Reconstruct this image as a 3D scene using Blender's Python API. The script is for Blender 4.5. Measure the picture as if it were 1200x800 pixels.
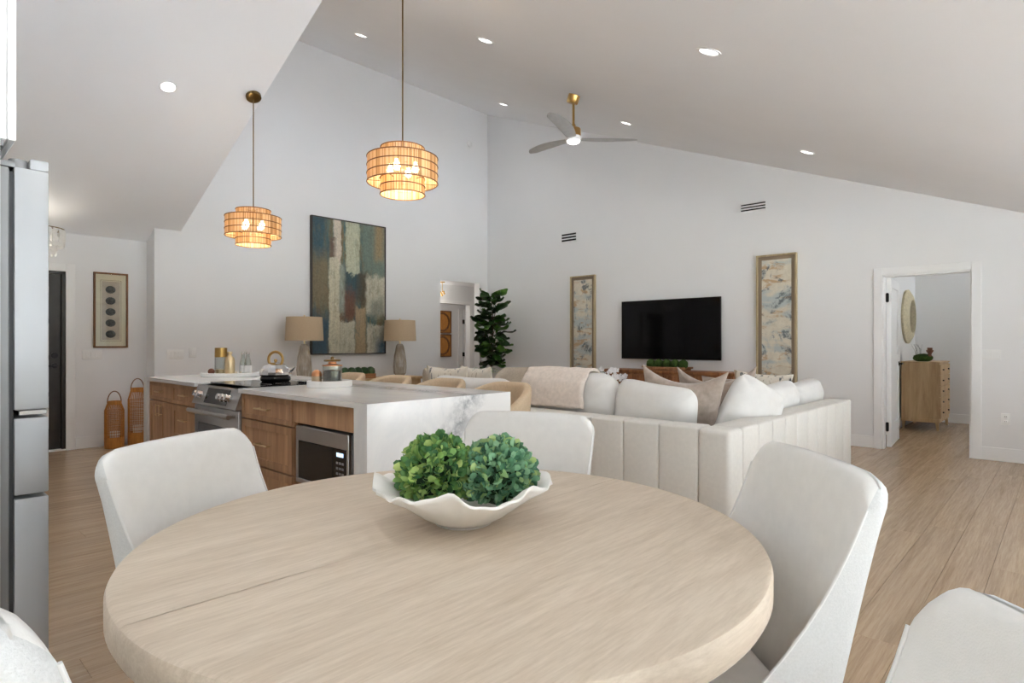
import bpy, bmesh, math, random
from mathutils import Vector, Matrix, noise
random.seed(7)
PI = math.pi
sc = bpy.context.scene
for o in list(bpy.data.objects):
    bpy.data.objects.remove(o)
COL = sc.collection

# ---------------------------------------------------------------- camera
cam_d = bpy.data.cameras.new('camera')
cam = bpy.data.objects.new('camera', cam_d)
COL.objects.link(cam)
cam_d.sensor_width = 36.0
cam_d.lens = 21.0
cam_d.shift_y = 2.0 / 1200.0
cam_d.clip_start = 0.02
cam.location = (0, 0, 1.24)
cam.rotation_euler = (PI / 2, 0, math.radians(43))
sc.camera = cam

# ---------------------------------------------------------------- world, light, exposure
vs = sc.view_settings
vs.view_transform = 'Standard'
vs.look = 'None'
vs.gamma = 1.0
vs.use_curve_mapping = False
vs.exposure = 0.85
w = bpy.data.worlds.new('sky')
sc.world = w
w.use_nodes = True
bg = w.node_tree.nodes['Background']
bg.inputs[0].default_value = (0.90, 0.945, 1.0, 1)
bg.inputs[1].default_value = 0.95
sun_d = bpy.data.lights.new('sun', 'SUN')
sun_d.energy = 31.0
sun_d.angle = math.radians(1.0)
sun_d.color = (1, .99, .97)
sun = bpy.data.objects.new('sun', sun_d)
COL.objects.link(sun)
sun.rotation_euler = (math.radians(-40), math.radians(-10), 0)      # shines from over the roof onto the added terrace, which bounces it indoors
sc.cycles.max_bounces = 10
sc.cycles.diffuse_bounces = 7
sc.cycles.glossy_bounces = 4
sc.cycles.transparent_max_bounces = 16
sc.cycles.sample_clamp_indirect = 12.0
sc.cycles.caustics_reflective = False
sc.cycles.caustics_refractive = False
sc.cycles.use_denoising = True
LAMP_W = 3.3      # each recessed ceiling lamp


def portal(name, loc, rot, sx, sy):
    d = bpy.data.lights.new(name, 'AREA')
    d.shape = 'RECTANGLE'
    d.size = sx
    d.size_y = sy
    d.cycles.is_portal = True
    o = bpy.data.objects.new(name, d)
    COL.objects.link(o)
    o.location = loc
    o.rotation_euler = rot
    return o


WINS = [(-1.7, 1.1), (1.5, 4.3), (4.7, 6.7)]        # openings in the window wall (Y ranges)
for i, (a, b) in enumerate(WINS):
    portal('window_light', (1.62, (a + b) / 2, 1.19), (0, PI / 2, 0), 2.24, b - a)
portal('window_light', (0.15, -2.42, 1.19), (PI / 2, 0, 0), 2.3, 2.24)

# ---------------------------------------------------------------- materials
MATS = {}


class NT:
    def __init__(s, name):
        m = bpy.data.materials.new(name)
        m.use_nodes = True
        s.m = m
        s.t = m.node_tree
        s.b = s.t.nodes['Principled BSDF']
        s.out = s.t.nodes['Material Output']
        MATS[name] = m

    def n(s, typ, **kw):
        nd = s.t.nodes.new('ShaderNode' + typ)
        for k, v in kw.items():
            if k.startswith('i_'):
                nd.inputs[k[2:].replace('_', ' ')].default_value = v
            else:
                setattr(nd, k, v)
        return nd

    def l(s, a, b):
        s.t.links.new(a, b)

    def coord(s, out='Object', scale=(1, 1, 1), loc=(0, 0, 0), rot=(0, 0, 0)):
        c = s.n('TexCoord')
        mp = s.n('Mapping')
        mp.inputs['Scale'].default_value = scale
        mp.inputs['Location'].default_value = loc
        mp.inputs['Rotation'].default_value = rot
        s.l(c.outputs[out], mp.inputs[0])
        return mp.outputs[0]

    def noise(s, vec, scale, detail=4, rough=.5, dist=0):
        nd = s.n('TexNoise')
        nd.inputs['Scale'].default_value = scale
        nd.inputs['Detail'].default_value = detail
        nd.inputs['Roughness'].default_value = rough
        nd.inputs['Distortion'].default_value = dist
        s.l(vec, nd.inputs['Vector'])
        return nd.outputs['Fac']

    def ramp(s, fac, stops, interp='LINEAR'):
        r = s.n('ValToRGB')
        r.color_ramp.interpolation = interp
        e = r.color_ramp.elements
        while len(e) < len(stops):
            e.new(0.5)
        for k, (p, c) in enumerate(stops):
            e[k].position = p
            e[k].color = (*c, 1) if len(c) == 3 else c
        s.l(fac, r.inputs[0])
        return r.outputs['Color']

    def mix(s, f, a, b, mode='MIX'):
        m = s.n('MixRGB', blend_type=mode)
        for k, v in ((0, f), (1, a), (2, b)):
            if hasattr(v, 'is_linked'):
                s.l(v, m.inputs[k])
            elif isinstance(v, (tuple, list)):
                m.inputs[k].default_value = (*v, 1)
            else:
                m.inputs[k].default_value = v
        return m.outputs[0]

    def math(s, op, a, b=0.0):
        m = s.n('Math', operation=op)
        for k, v in ((0, a), (1, b)):
            if hasattr(v, 'is_linked'):
                s.l(v, m.inputs[k])
            else:
                m.inputs[k].default_value = v
        return m.outputs[0]

    def bump(s, h, strength=.2, dist=.01):
        b = s.n('Bump')
        b.inputs['Strength'].default_value = strength
        b.inputs['Distance'].default_value = dist
        s.l(h, b.inputs['Height'])
        s.l(b.outputs[0], s.b.inputs['Normal'])

    def set(s, col=None, rough=None, metal=None, spec=None, sheen=None):
        if col is not None:
            if hasattr(col, 'is_linked'):
                s.l(col, s.b.inputs['Base Color'])
            else:
                s.b.inputs['Base Color'].default_value = (*col, 1)
        if rough is not None:
            s.b.inputs['Roughness'].default_value = rough
        if metal is not None:
            s.b.inputs['Metallic'].default_value = metal
        if spec is not None:
            s.b.inputs['Specular IOR Level'].default_value = spec
        if sheen is not None:
            s.b.inputs['Sheen Weight'].default_value = sheen
        return s


def srgb(r, g, b):
    def f(c):
        c /= 255.0
        return c / 12.92 if c <= .04045 else ((c + .055) / 1.055) ** 2.4
    return (f(r), f(g), f(b))


def plain(name, col, rough=.5, metal=0, var=.04, scale=6, spec=.5, bump=0, bscale=120):
    t = NT(name)
    v = t.coord('Object')
    n = t.noise(v, scale, 3)
    c2 = tuple(max(0, c * (1 - var)) for c in col)
    c1 = tuple(min(1, c * (1 + var)) for c in col)
    t.set(t.ramp(n, [(.3, c2), (.7, c1)]), rough, metal, spec)
    if bump:
        t.bump(t.noise(v, bscale, 3), bump, .004)
    return t


def wood(name, dark, light, axis='x', scale=1.0, rough=.5, fine=.5, perobj=0.0, bump=.12):
    t = NT(name)
    s = {'x': (1.2, 14, 14), 'y': (14, 1.2, 14), 'z': (14, 14, 1.2)}[axis]
    v = t.coord('Object', scale=tuple(k * scale for k in s))
    if perobj:
        oi = t.n('ObjectInfo')
        add = t.n('VectorMath', operation='ADD')
        mul = t.n('VectorMath', operation='SCALE')
        cx = t.n('CombineXYZ')
        for k in range(3):
            t.l(oi.outputs['Random'], cx.inputs[k])
        t.l(cx.outputs[0], mul.inputs[0])
        mul.inputs['Scale'].default_value = 90.0
        t.l(v, add.inputs[0])
        t.l(mul.outputs[0], add.inputs[1])
        v = add.outputs[0]
    a = t.noise(v, 1.0, 8, .62, .6)
    b = t.noise(v, 5.0, 4, .7)
    m = t.math('ADD', t.math('MULTIPLY', a, 1 - fine * .5), t.math('MULTIPLY', b, fine * .5))
    c = t.ramp(m, [(.33, dark), (.62, light)])
    if perobj:
        hs = t.n('HueSaturation')
        t.l(c, hs.inputs['Color'])
        k = t.math('ADD', t.math('MULTIPLY', oi.outputs['Random'], perobj), 1 - perobj / 2)
        t.l(k, hs.inputs['Value'])
        c = hs.outputs[0]
    t.set(c, rough)
    if bump:
        t.bump(m, bump, .003)
    return t


plain('wall_paint', (.82, .82, .825), .75, var=.008, scale=2, bump=.03, bscale=260)
plain('ceiling_paint', (.91, .915, .93), .8, var=.008, scale=2, bump=.03, bscale=260)
plain('trim_paint', (.86, .86, .86), .45, var=.01)
plain('door_white', (.86, .86, .86), .4, var=.01)
plain('black_metal', (.02, .02, .02), .4, .6)
plain('dark_door', (.030, .026, .023), .4, var=.2, scale=8)
plain('plastic_white', (.84, .84, .83), .35, var=.01)
plain('black_gloss', (.006, .006, .007), .08, var=.1, spec=.5)
plain('tv_screen', (.004, .004, .0045), .06, var=.1, spec=.18)
plain('black_matte', (.012, .012, .012), .6)
plain('chrome', (.75, .75, .76), .08, 1.0, var=.03)
plain('steel', (.50, .50, .51), .28, 1.0, var=.05, scale=3)
plain('fridge_steel', (.42, .43, .445), .5, .3, var=.05, scale=2)
plain('fridge_grey', (.26, .26, .265), .45, .3)
plain('fridge_side', (.27, .27, .275), .5, .2)
plain('rubber_grey', (.05, .05, .055), .7)
plain('brass', (.60, .38, .13), .28, 1.0, var=.08)
plain('antique_brass', (.23, .15, .06), .35, 1.0, var=.15)
plain('gold_pull', (.85, .68, .42), .3, 1.0, var=.05)
plain('fabric_white', (.73, .715, .69), .9, var=.025, scale=30, bump=.12, bscale=420)
plain('fabric_back', (.60, .60, .59), .95, var=.05, scale=220, bump=.3, bscale=380)
plain('fabric_sofa', (.70, .675, .63), .95, var=.03, scale=40, bump=.15, bscale=320)
plain('fabric_piping', (.70, .69, .67), .9, var=.03)
plain('fabric_cushion', (.70, .685, .66), .95, var=.03, scale=14, bump=.2, bscale=60)
plain('fabric_tan', (.58, .45, .31), .95, var=.06, scale=60, bump=.2, bscale=300)
plain('fabric_beige', (.60, .52, .42), .95, var=.08, scale=50, bump=.2, bscale=300)
plain('velvet_taupe', (.33, .265, .22), .85, var=.16, scale=26, bump=.25, bscale=45).set(sheen=.4)
plain('throw_fabric', (.72, .64, .575), .95, var=.08, scale=36, bump=.6, bscale=70)
plain('shade_linen', (.56, .43, .29), .9, var=.06, scale=120, bump=.2, bscale=300)
plain('ceramic_white', (.82, .80, .77), .6, var=.06, scale=9, bump=.15, bscale=24)
plain('marble_white', (.84, .83, .81), .35, var=.03)
plain('fan_blade', (.44, .44, .43), .55, var=.06, scale=20)
plain('bark', (.09, .055, .03), .9, var=.3, scale=30, bump=.4)
plain('soil', (.03, .02, .012), .95, var=.4, scale=40)
plain('leaf_dark', (.020, .062, .014), .45, var=.55, scale=9)
plain('moss', (.035, .075, .008), .95, var=.5, scale=70, bump=.8, bscale=160)
plain('petal', (.88, .87, .88), .6, var=.04)
plain('cork_brown', (.18, .07, .04), .7, var=.3, scale=20)
plain('copper', (.75, .36, .18), .3, 1.0)
plain('capiz', (.84, .83, .80), .3, var=.06, scale=30)
plain('mat_cream', (.74, .66, .50), .8, var=.03)
plain('mat_inner', (.55, .45, .36), .8, var=.08, scale=14)
plain('mirror_frame', (.60, .53, .36), .6, var=.12, scale=30, bump=.2)
plain('bounce_patio', (.80, .81, .85), .8, var=.05)
plain('bounce_pool_blue', (.56, .66, .82), .5, var=.08)
plain('lawn', (.30, .30, .20), .9, var=.2, scale=2)
plain('granules', (.05, .05, .055), .5, var=.9, scale=60)
wood('floor_oak', srgb(150, 122, 92), srgb(186, 158, 126), 'y', 1.3, .25, .9, perobj=.08, bump=.02).set(spec=.95)
wood('table_wood', srgb(188, 170, 149), srgb(212, 197, 178), 'y', 2.0, .55, 1.0, bump=.10)
wood('cabinet_wood', srgb(160, 120, 88), srgb(204, 163, 124), 'z', .8, .5, .5, bump=.04)
wood('cabinet_frame_wood', srgb(150, 112, 82), srgb(194, 154, 116), 'z', .8, .5, .5, bump=.04)
wood('console_wood', srgb(104, 62, 34), srgb(160, 104, 62), 'z', 1.2, .5, .5)
wood('light_oak', srgb(170, 137, 96), srgb(205, 175, 132), 'z', 1.0, .55, .5)
wood('frame_wood', srgb(96, 62, 32), srgb(140, 94, 52), 'z', 1.5, .5)
wood('frame_gold', srgb(150, 132, 100), srgb(202, 184, 148), 'z', 1.5, .5)
wood('wicker_tan', srgb(150, 92, 36), srgb(208, 144, 70), 'z', 3.0, .7)
wood('trough_wood', srgb(120, 80, 50), srgb(170, 125, 85), 'y', 1.5, .7)
wood('pale_leg', srgb(190, 165, 130), srgb(220, 198, 165), 'z', 1.5, .5)


def rattan():
    t = NT('rattan')
    v = t.coord('Object')
    g = t.n('NewGeometry')
    c = t.ramp(g.outputs['Random Per Island'], [(.0, srgb(176, 134, 84)), (.35, srgb(222, 184, 130)), (.8, srgb(246, 222, 178))])
    t.set(c, .6)
    tr = t.n('BsdfTranslucent')
    t.l(c, tr.inputs['Color'])
    mx = t.n('MixShader')
    mx.inputs[0].default_value = .35
    t.l(t.b.outputs[0], mx.inputs[1])
    t.l(tr.outputs[0], mx.inputs[2])
    t.l(mx.outputs[0], t.out.inputs[0])


rattan()


def emit(name, col, strength):
    t = NT(name)
    t.set(col, .4)
    t.b.inputs['Emission Color'].default_value = (*col, 1)
    t.b.inputs['Emission Strength'].default_value = strength


emit('lamp_lens', (1, .97, .92), 3.5)
emit('bulb_warm', (1, .90, .74), 12.0)
emit('display_glow', (.55, .75, 1), .8)


def thin_glass(name, tint=(1, 1, 1), refl=.10):
    t = NT(name)
    tr = t.n('BsdfTransparent')
    tr.inputs[0].default_value = (*tint, 1)
    gl = t.n('BsdfGlossy')
    gl.inputs['Roughness'].default_value = .02
    fr = t.n('LayerWeight')
    fr.inputs['Blend'].default_value = .25
    f = t.math('ADD', t.math('MULTIPLY', fr.outputs['Facing'], .5), refl * .4)
    mx = t.n('MixShader')
    t.l(f, mx.inputs[0])
    t.l(tr.outputs[0], mx.inputs[1])
    t.l(gl.outputs[0], mx.inputs[2])
    t.l(mx.outputs[0], t.out.inputs[0])


thin_glass('pane_glass', (.97, .985, .98), .05)
thin_glass('clear_glass', (.93, .95, .94), .15)


def lamp_glass():
    t = NT('lamp_glass')
    v = t.coord('Object', scale=(1, 1, .25))
    n = t.noise(v, 26, 3)
    t.set(t.ramp(n, [(.3, (.42, .35, .26)), (.7, (.74, .68, .58))]), .08, spec=.8)
    t.b.inputs['Transmission Weight'].default_value = .25


lamp_glass()


def quartz():
    t = NT('quartz')
    v = t.coord('Object')
    n = t.noise(v, 1.3, 8, .6, 1.2)
    soft = t.ramp(n, [(.44, (.85, .845, .835)), (.5, (.80, .80, .80)), (.56, (.85, .845, .835))])
    # one broad grey vein wandering down the end panel
    sp = t.n('SeparateXYZ')
    t.l(v, sp.inputs[0])
    wob = t.noise(v, 5.0, 6, .65, .4)
    d = t.math('SUBTRACT', sp.outputs['Y'], t.math('ADD', t.math('MULTIPLY', sp.outputs['Z'], .66), t.math('ADD', -.01, t.math('MULTIPLY', wob, .32))))
    d = t.math('ABSOLUTE', d)
    vein = t.ramp(d, [(0, (1, 1, 1)), (.014, (.75, .75, .75)), (.07, (.45, .45, .45)), (.13, (0, 0, 0))])
    fl = t.noise(v, 14, 6, .7)
    amt = t.math('MULTIPLY', t.math('MULTIPLY', vein, .95), t.ramp(fl, [(.36, (0, 0, 0)), (.56, (1, 1, 1))]))
    t.set(t.mix(amt, soft, (.33, .34, .36)), .13, spec=.35)


quartz()

# ---------------------------------------------------------------- mesh helpers


class B:
    """collects geometry of one mesh"""

    def __init__(s):
        s.bm = bmesh.new()

    def _add(s, sub, M=None):
        if M is not None:
            bmesh.ops.transform(sub, matrix=M, verts=sub.verts)
        me = bpy.data.meshes.new('tmp')
        sub.to_mesh(me)
        sub.free()
        s.bm.from_mesh(me)
        bpy.data.meshes.remove(me)
        return s

    def box(s, a, b, bev=0, seg=2, M=None):
        sub = bmesh.new()
        bmesh.ops.create_cube(sub, size=1)
        ce = [(a[i] + b[i]) / 2 for i in range(3)]
        sz = [abs(b[i] - a[i]) for i in range(3)]
        for v in sub.verts:
            v.co = Vector([ce[i] + v.co[i] * sz[i] for i in range(3)])
        if bev:
            bmesh.ops.bevel(sub, geom=list(sub.edges), offset=min(bev, min(sz) * .49), segments=seg, profile=.5, affect='EDGES')
        return s._add(sub, M)

    def poly(s, pts, d):
        """prism: planar polygon pts extruded by vector d"""
        bm = s.bm
        d = Vector(d)
        a = [bm.verts.new(p) for p in pts]
        b = [bm.verts.new(Vector(p) + d) for p in pts]
        n = len(pts)
        bm.faces.new(a)
        bm.faces.new(list(reversed(b)))
        for i in range(n):
            bm.faces.new([a[i], b[i], b[(i + 1) % n], a[(i + 1) % n]])
        bmesh.ops.recalc_face_normals(bm, faces=bm.faces)
        return s

    def cyl(s, p0, p1, r0, r1=None, seg=16, caps=True):
        r1 = r0 if r1 is None else r1
        p0, p1 = Vector(p0), Vector(p1)
        z = (p1 - p0).normalized()
        x = z.orthogonal().normalized()
        y = z.cross(x)
        bm = s.bm
        A = []
        Bv = []
        for i in range(seg):
            a = 2 * PI * i / seg
            d = x * math.cos(a) + y * math.sin(a)
            A.append(bm.verts.new(p0 + d * r0))
            Bv.append(bm.verts.new(p1 + d * r1))
        for i in range(seg):
            j = (i + 1) % seg
            bm.faces.new([A[i], A[j], Bv[j], Bv[i]])
        if caps:
            bm.faces.new(list(reversed(A)))
            bm.faces.new(Bv)
        return s

    def lathe(s, prof, seg=32, c=(0, 0, 0), M=None, close=False):
        sub = bmesh.new()
        rings = []
        for r, z in prof:
            if r < 1e-5:
                rings.append([sub.verts.new((0, 0, z))])
            else:
                rings.append([sub.verts.new((r * math.cos(2 * PI * i / seg), r * math.sin(2 * PI * i / seg), z)) for i in range(seg)])
        pairs = list(zip(rings[:-1], rings[1:]))
        if close:
            pairs.append((rings[-1], rings[0]))
        for a, b in pairs:
            for i in range(seg):
                j = (i + 1) % seg
                if len(a) == 1 and len(b) == 1:
                    continue
                if len(a) == 1:
                    sub.faces.new([a[0], b[j], b[i]])
                elif len(b) == 1:
                    sub.faces.new([a[i], a[j], b[0]])
                else:
                    sub.faces.new([a[i], a[j], b[j], b[i]])
        bmesh.ops.recalc_face_normals(sub, faces=sub.faces)
        T = Matrix.Translation(c)
        return s._add(sub, T @ M if M is not None else T)

    def tube(s, pts, r, seg=8, closed=False):
        pts = [Vector(p) for p in pts]
        n = len(pts)
        bm = s.bm
        rings = []
        up = None
        for i, p in enumerate(pts):
            a = pts[i - 1] if (i > 0 or closed) else p
            b = pts[(i + 1) % n] if (i < n - 1 or closed) else p
            t = (b - a).normalized()
            if up is None:
                up = t.orthogonal().normalized()
            up = (up - t * up.dot(t)).normalized()
            v = t.cross(up)
            rr = r[i] if isinstance(r, (list, tuple)) else r
            rings.append([bm.verts.new(p + (up * math.cos(2 * PI * k / seg) + v * math.sin(2 * PI * k / seg)) * rr) for k in range(seg)])
        for i in range(n if closed else n - 1):
            a, b = rings[i], rings[(i + 1) % n]
            for k in range(seg):
                bm.faces.new([a[k], a[(k + 1) % seg], b[(k + 1) % seg], b[k]])
        if not closed:
            bm.faces.new(list(reversed(rings[0])))
            bm.faces.new(rings[-1])
        return s

    def ball(s, c, r, seg=16, rings=10, sq=(1, 1, 1)):
        prof = [(r * math.sin(PI * k / rings), -r * math.cos(PI * k / rings)) for k in range(rings + 1)]
        prof[0] = (0, -r)
        prof[-1] = (0, r)
        return s.lathe(prof, seg, c, Matrix.Diagonal((*sq, 1)))

    def grid(s, rows, flip=False, close_u=False):
        vs_ = [[s.bm.verts.new(p) for p in r] for r in rows]
        n = len(vs_[0])
        for a, b in zip(vs_[:-1], vs_[1:]):
            for i in range(n if close_u else n - 1):
                j = (i + 1) % n
                f = [a[i], a[j], b[j], b[i]]
                s.bm.faces.new(list(reversed(f)) if flip else f)
        return vs_

    def obj(s, name, mat, parent=None, smooth=35, loc=(0, 0, 0), rot=(0, 0, 0), recalc=False):
        if recalc:
            bmesh.ops.recalc_face_normals(s.bm, faces=s.bm.faces)
        me = bpy.data.meshes.new(name)
        s.bm.to_mesh(me)
        s.bm.free()
        me.materials.append(MATS[mat])
        if smooth:
            me.shade_smooth()
            me.set_sharp_from_angle(angle=math.radians(smooth))
        o = bpy.data.objects.new(name, me)
        COL.objects.link(o)
        o.parent = parent
        o.location = loc
        o.rotation_euler = rot
        return o


def tag(o, label, cat=None, group=None):
    o['label'] = label
    if cat:
        o['category'] = cat
    if group:
        o['group'] = group
    return o


def thing(name, label, cat, loc=(0, 0, 0), rz=0, group=None, rot=None):
    o = bpy.data.objects.new(name, None)
    COL.objects.link(o)
    o.empty_display_size = .1
    o.location = loc
    o.rotation_euler = rot if rot else (0, 0, rz)
    return tag(o, label, cat, group)


def struct(o):
    o['kind'] = 'structure'
    return o


def kids(o):
    return [c for c in bpy.data.objects if c.parent == o]


def dup(root, loc, rz=None, label=None, parent=None):
    r = root.copy()
    COL.objects.link(r)
    r.location = loc
    if rz is not None:
        r.rotation_euler = (0, 0, rz)
    if label:
        r['label'] = label
    for ch in kids(root):
        c = ch.copy()
        COL.objects.link(c)
        c.parent = r
        for g in kids(ch):
            d = g.copy()
            COL.objects.link(d)
            d.parent = c
    return r


# ================================================================ SETTING
XP, XE, YW = -8.20, -8.50, 8.10        # painting wall, entry wall, television wall
S1, Z1 = .389, 5.64                    # main ceiling slope and height at the painting wall
S2, Z2 = .45, 2.65                     # kitchen ceiling slope and height at the painting wall
YG = 2.665                             # plane where the two ceilings part


def zm(x):
    return Z1 - S1 * (x - XP)


def zl(x):
    return Z2 + S2 * (x - XP)


XR = XP + (Z1 - Z2) / (S1 + S2)        # ridge
XF = .05                               # sloped ceiling ends, flat soffit begins
ZF = zm(XF)

# floor slab and planks
b = B()
b.box((-11.2, -2.6, -.20), (1.75, 11.6, -.008))
floor = struct(b.obj('floor', 'floor_oak', smooth=0))
PW, PL = .195, 2.05
pm = None
cx = -8.5
ncol = 0
pcount = 0
while cx < .6:
    y = -.3 - random.random() * PL
    ymax = 11.5 if -1.9 < cx < .2 else 8.1
    y0 = max(y, -.3)
    while y0 < ymax - .05:
        y1 = min(y + PL, ymax)
        L = y1 - y0
        if pm is None:
            bb = B()
            bb.box((-PW / 2 + .0006, -.5, -.007), (PW / 2 - .0006, .5, 0), .0008, 1)
            first = bb.obj('plank', 'floor_oak', floor, smooth=0)
            pm = first.data
            p = first
        else:
            p = bpy.data.objects.new('plank', pm)
            COL.objects.link(p)
            p.parent = floor
        p.location = (cx + PW / 2, (y0 + y1) / 2, 0)
        p.scale = (1, L - .001, 1)
        pcount += 1
        y = y + PL
        y0 = y
    cx += PW
    ncol += 1

# walls
b = B()
b.box((XP - .15, 2.365, -.1), (XP, 6.92, 5.75))
b.box((XP - .15, 6.92, 2.37), (XP, 7.89, 5.75))
b.box((XP - .15, 7.89, -.1), (XP, YW + .12, 5.75))
b.box((XE - .15, 2.365, -.1), (XP - .15, 2.365 + .15, 2.75))
struct(b.obj('wall_left', 'wall_paint', smooth=0))

b = B()          # entry wall with the front door opening
DY0, DY1, DZ = .62, 1.535, 2.07
b.box((XE - .15, -.75, -.1), (XE, DY0, 2.75))
b.box((XE - .15, DY0, DZ), (XE, DY1, 2.75))
b.box((XE - .15, DY1, -.1), (XE, 2.365, 2.75))
struct(b.obj('wall_entry', 'wall_paint', smooth=0))

b = B()          # television wall, gable shaped
BD0, BD1, BZ = -1.605, -.772, 2.032


def gab(x0, x1, z0):
    return [(x0, YW, z0), (x1, YW, z0), (x1, YW, zm(x1) + .05), (x0, YW, zm(x0) + .05)]


b.poly(gab(XP - .15, BD0, -.1), (0, .12, 0))
b.poly(gab(BD0, BD1, BZ), (0, .12, 0))
b.poly(gab(BD1, XF, -.1), (0, .12, 0))
b.box((XF, YW, -.1), (1.75, YW + .12, ZF + .1))
struct(b.obj('wall_far', 'wall_paint', smooth=0))

b = B()          # window wall, with openings
ZB, ZT = .06, 2.30
ys = [-2.55] + [k for w_ in WINS for k in w_] + [YW + .1]
for i in range(0, len(ys), 2):
    b.box((1.60, ys[i], -.1), (1.75, ys[i + 1], ZF + .2))
for a, c in WINS:
    b.box((1.60, a, -.1), (1.75, c, ZB))
    b.box((1.60, a, ZT), (1.75, c, ZF + .2))
struct(b.obj('wall_right', 'wall_paint', smooth=0))

b = B()          # wall behind the dining area and behind the refrigerator
b.box((-2.0, -2.55, -.1), (-1.0, -2.40, 3.6))
b.box((1.3, -2.55, -.1), (1.75, -2.40, 3.6))
b.box((-1.0, -2.55, -.1), (1.3, -2.40, ZB))
b.box((-1.0, -2.55, ZT), (1.3, -2.40, 3.6))
b.box((-2.15, -2.55, -.1), (-2.0, -.60, 3.6))
b.box((XE - .15, -.75, -.1), (-2.0, -.60, 4.4))
struct(b.obj('wall_back', 'wall_paint', smooth=0))

# ceilings
b = B()
b.poly([(XP - .15, YG, zm(XP - .15)), (XF, YG, ZF), (XF, YG, ZF + .12), (XP - .15, YG, zm(XP - .15) + .12)], (0, YW + .12 - YG, 0))
b.poly([(XR, -2.55, zm(XR)), (XF, -2.55, ZF), (XF, -2.55, ZF + .12), (XR, -2.55, zm(XR) + .12)], (0, YG + 2.55, 0))
b.box((XF, -2.55, ZF), (1.75, YW + .12, ZF + .12))
struct(b.obj('ceiling', 'ceiling_paint', smooth=0))
b = B()
b.poly([(XE - .15, -.75, zl(XE - .15)), (XR, -.75, zl(XR)), (XR, -.75, zl(XR) + .1), (XE - .15, -.75, zl(XE - .15) + .1)], (0, YG + .75, 0))
struct(b.obj('ceiling_kitchen', 'ceiling_paint', smooth=0))
b = B()
b.poly([(XP, YG - .08, zl(XP) + .05), (XR, YG - .08, zl(XR) + .05), (XR, YG - .08, zm(XR) + .05), (XP, YG - .08, zm(XP) + .05)], (0, .078, 0))
struct(b.obj('wall_gable', 'wall_paint', smooth=0))
b = B()
b.poly([(XP - .3, -.70, 2.5), (XR, -.70, zl(XR)), (-2, -.70, zm(-2)), (-2, -.70, 2.5)], (0, .05, 0))
struct(b.obj('wall_gable_back', 'wall_paint', smooth=0))

# baseboards and trims
b = B()
for x0, x1 in ((XP, BD0 - .088), (BD1 + .088, 1.6)):
    b.box((x0, YW - .014, 0), (x1, YW, .14), .003, 1)
struct(b.obj('baseboard_far', 'trim_paint'))
b = B()
b.box((XE, DY1 + .088, 0), (XE + .014, 2.365, .14), .003, 1)
b.box((XP, 2.40, 0), (XP + .014, 6.90, .14), .003, 1)
struct(b.obj('baseboard_left', 'trim_paint'))


def casing(name, axis, plane, a0, a1, zt, out, w_=.088, t=.018):
    """door casing round an opening; axis 'x' lies in plane y, axis 'y' in plane x"""
    b = B()
    p0, p1 = sorted((plane, plane + out * t))

    def bx(u0, u1, z0, z1):
        if axis == 'x':
            b.box((u0, p0, z0), (u1, p1, z1), .003, 1)
        else:
            b.box((p0, u0, z0), (p1, u1, z1), .003, 1)
    bx(a0 - w_, a0, 0, zt + w_)
    bx(a1, a1 + w_, 0, zt + w_)
    bx(a0, a1, zt, zt + w_)
    return struct(b.obj(name, 'trim_paint'))


casing('trim_1', 'x', YW, BD0, BD1, BZ, -1)
tj = B()
tj.box((BD0 - .001, YW, 0), (BD0 + .016, YW + .12, BZ)).box((BD1 - .016, YW, 0), (BD1 + .001, YW + .12, BZ)).box((BD0, YW, BZ - .016), (BD1, YW + .12, BZ + .001))
struct(tj.obj('trim_2', 'trim_paint'))
casing('trim_3', 'y', XE, DY0, DY1, DZ, 1)

# windows behind the camera and on the right (daylight)
for i, (a, c) in enumerate(WINS):
    b = B()
    for u0, u1, z0, z1 in ((a, a + .06, ZB, ZT), (c - .06, c, ZB, ZT), (a, c, ZB, ZB + .06), (a, c, ZT - .06, ZT), ((a + c) / 2 - .05, (a + c) / 2 + .05, ZB, ZT)):
        b.box((1.64, u0, z0), (1.70, u1, z1))
    wo = struct(b.obj('window_%d' % (i + 1), 'black_metal', smooth=0))
    for u0, u1 in ((a, (a + c) / 2), ((a + c) / 2, c)):
        B().box((1.668, u0 + .05, ZB + .05), (1.674, u1 - .05, ZT - .05)).obj('pane', 'pane_glass', wo, smooth=0)
b = B()
for u0, u1, z0, z1 in ((-1, -.94, ZB, ZT), (1.24, 1.3, ZB, ZT), (-1, 1.3, ZB, ZB + .06), (-1, 1.3, ZT - .06, ZT), (.12, .18, ZB, ZT)):
    b.box((u0, -2.50, z0), (u1, -2.44, z1))
wo = struct(b.obj('window_4', 'black_metal', smooth=0))
for u0, u1 in ((-1, .15), (.15, 1.3)):
    B().box((u0 + .05, -2.474, ZB + .05), (u1 - .05, -2.468, ZT - .05)).obj('pane', 'pane_glass', wo, smooth=0)
b = B()  # unseen pale paving, added to bounce daylight up onto the ceiling
b.box((1.76, -7, -.30), (6.5, 14, -.06)).box((6.5, -7, -.30), (11, -3, -.06)).box((6.5, 10, -.30), (11, 14, -.06)).box((11, -7, -.30), (15, 14, -.06))
b.box((-3, -9, -.30), (1.76, -2.56, -.06))
struct(b.obj('bounce_patio', 'bounce_patio', smooth=0))
b = B()
b.box((15, -40, -.35), (60, 40, -.10))
b.box((-30, -40, -.35), (15, -9, -.10))
struct(b.obj('lawn', 'lawn', smooth=0))

b = B()  # unseen blue water, added to cool the light bounced indoors
b.box((6.5, -3, -.30), (11, 10, -.12))
struct(b.obj('bounce_pool', 'bounce_pool_blue', smooth=0))

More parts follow.
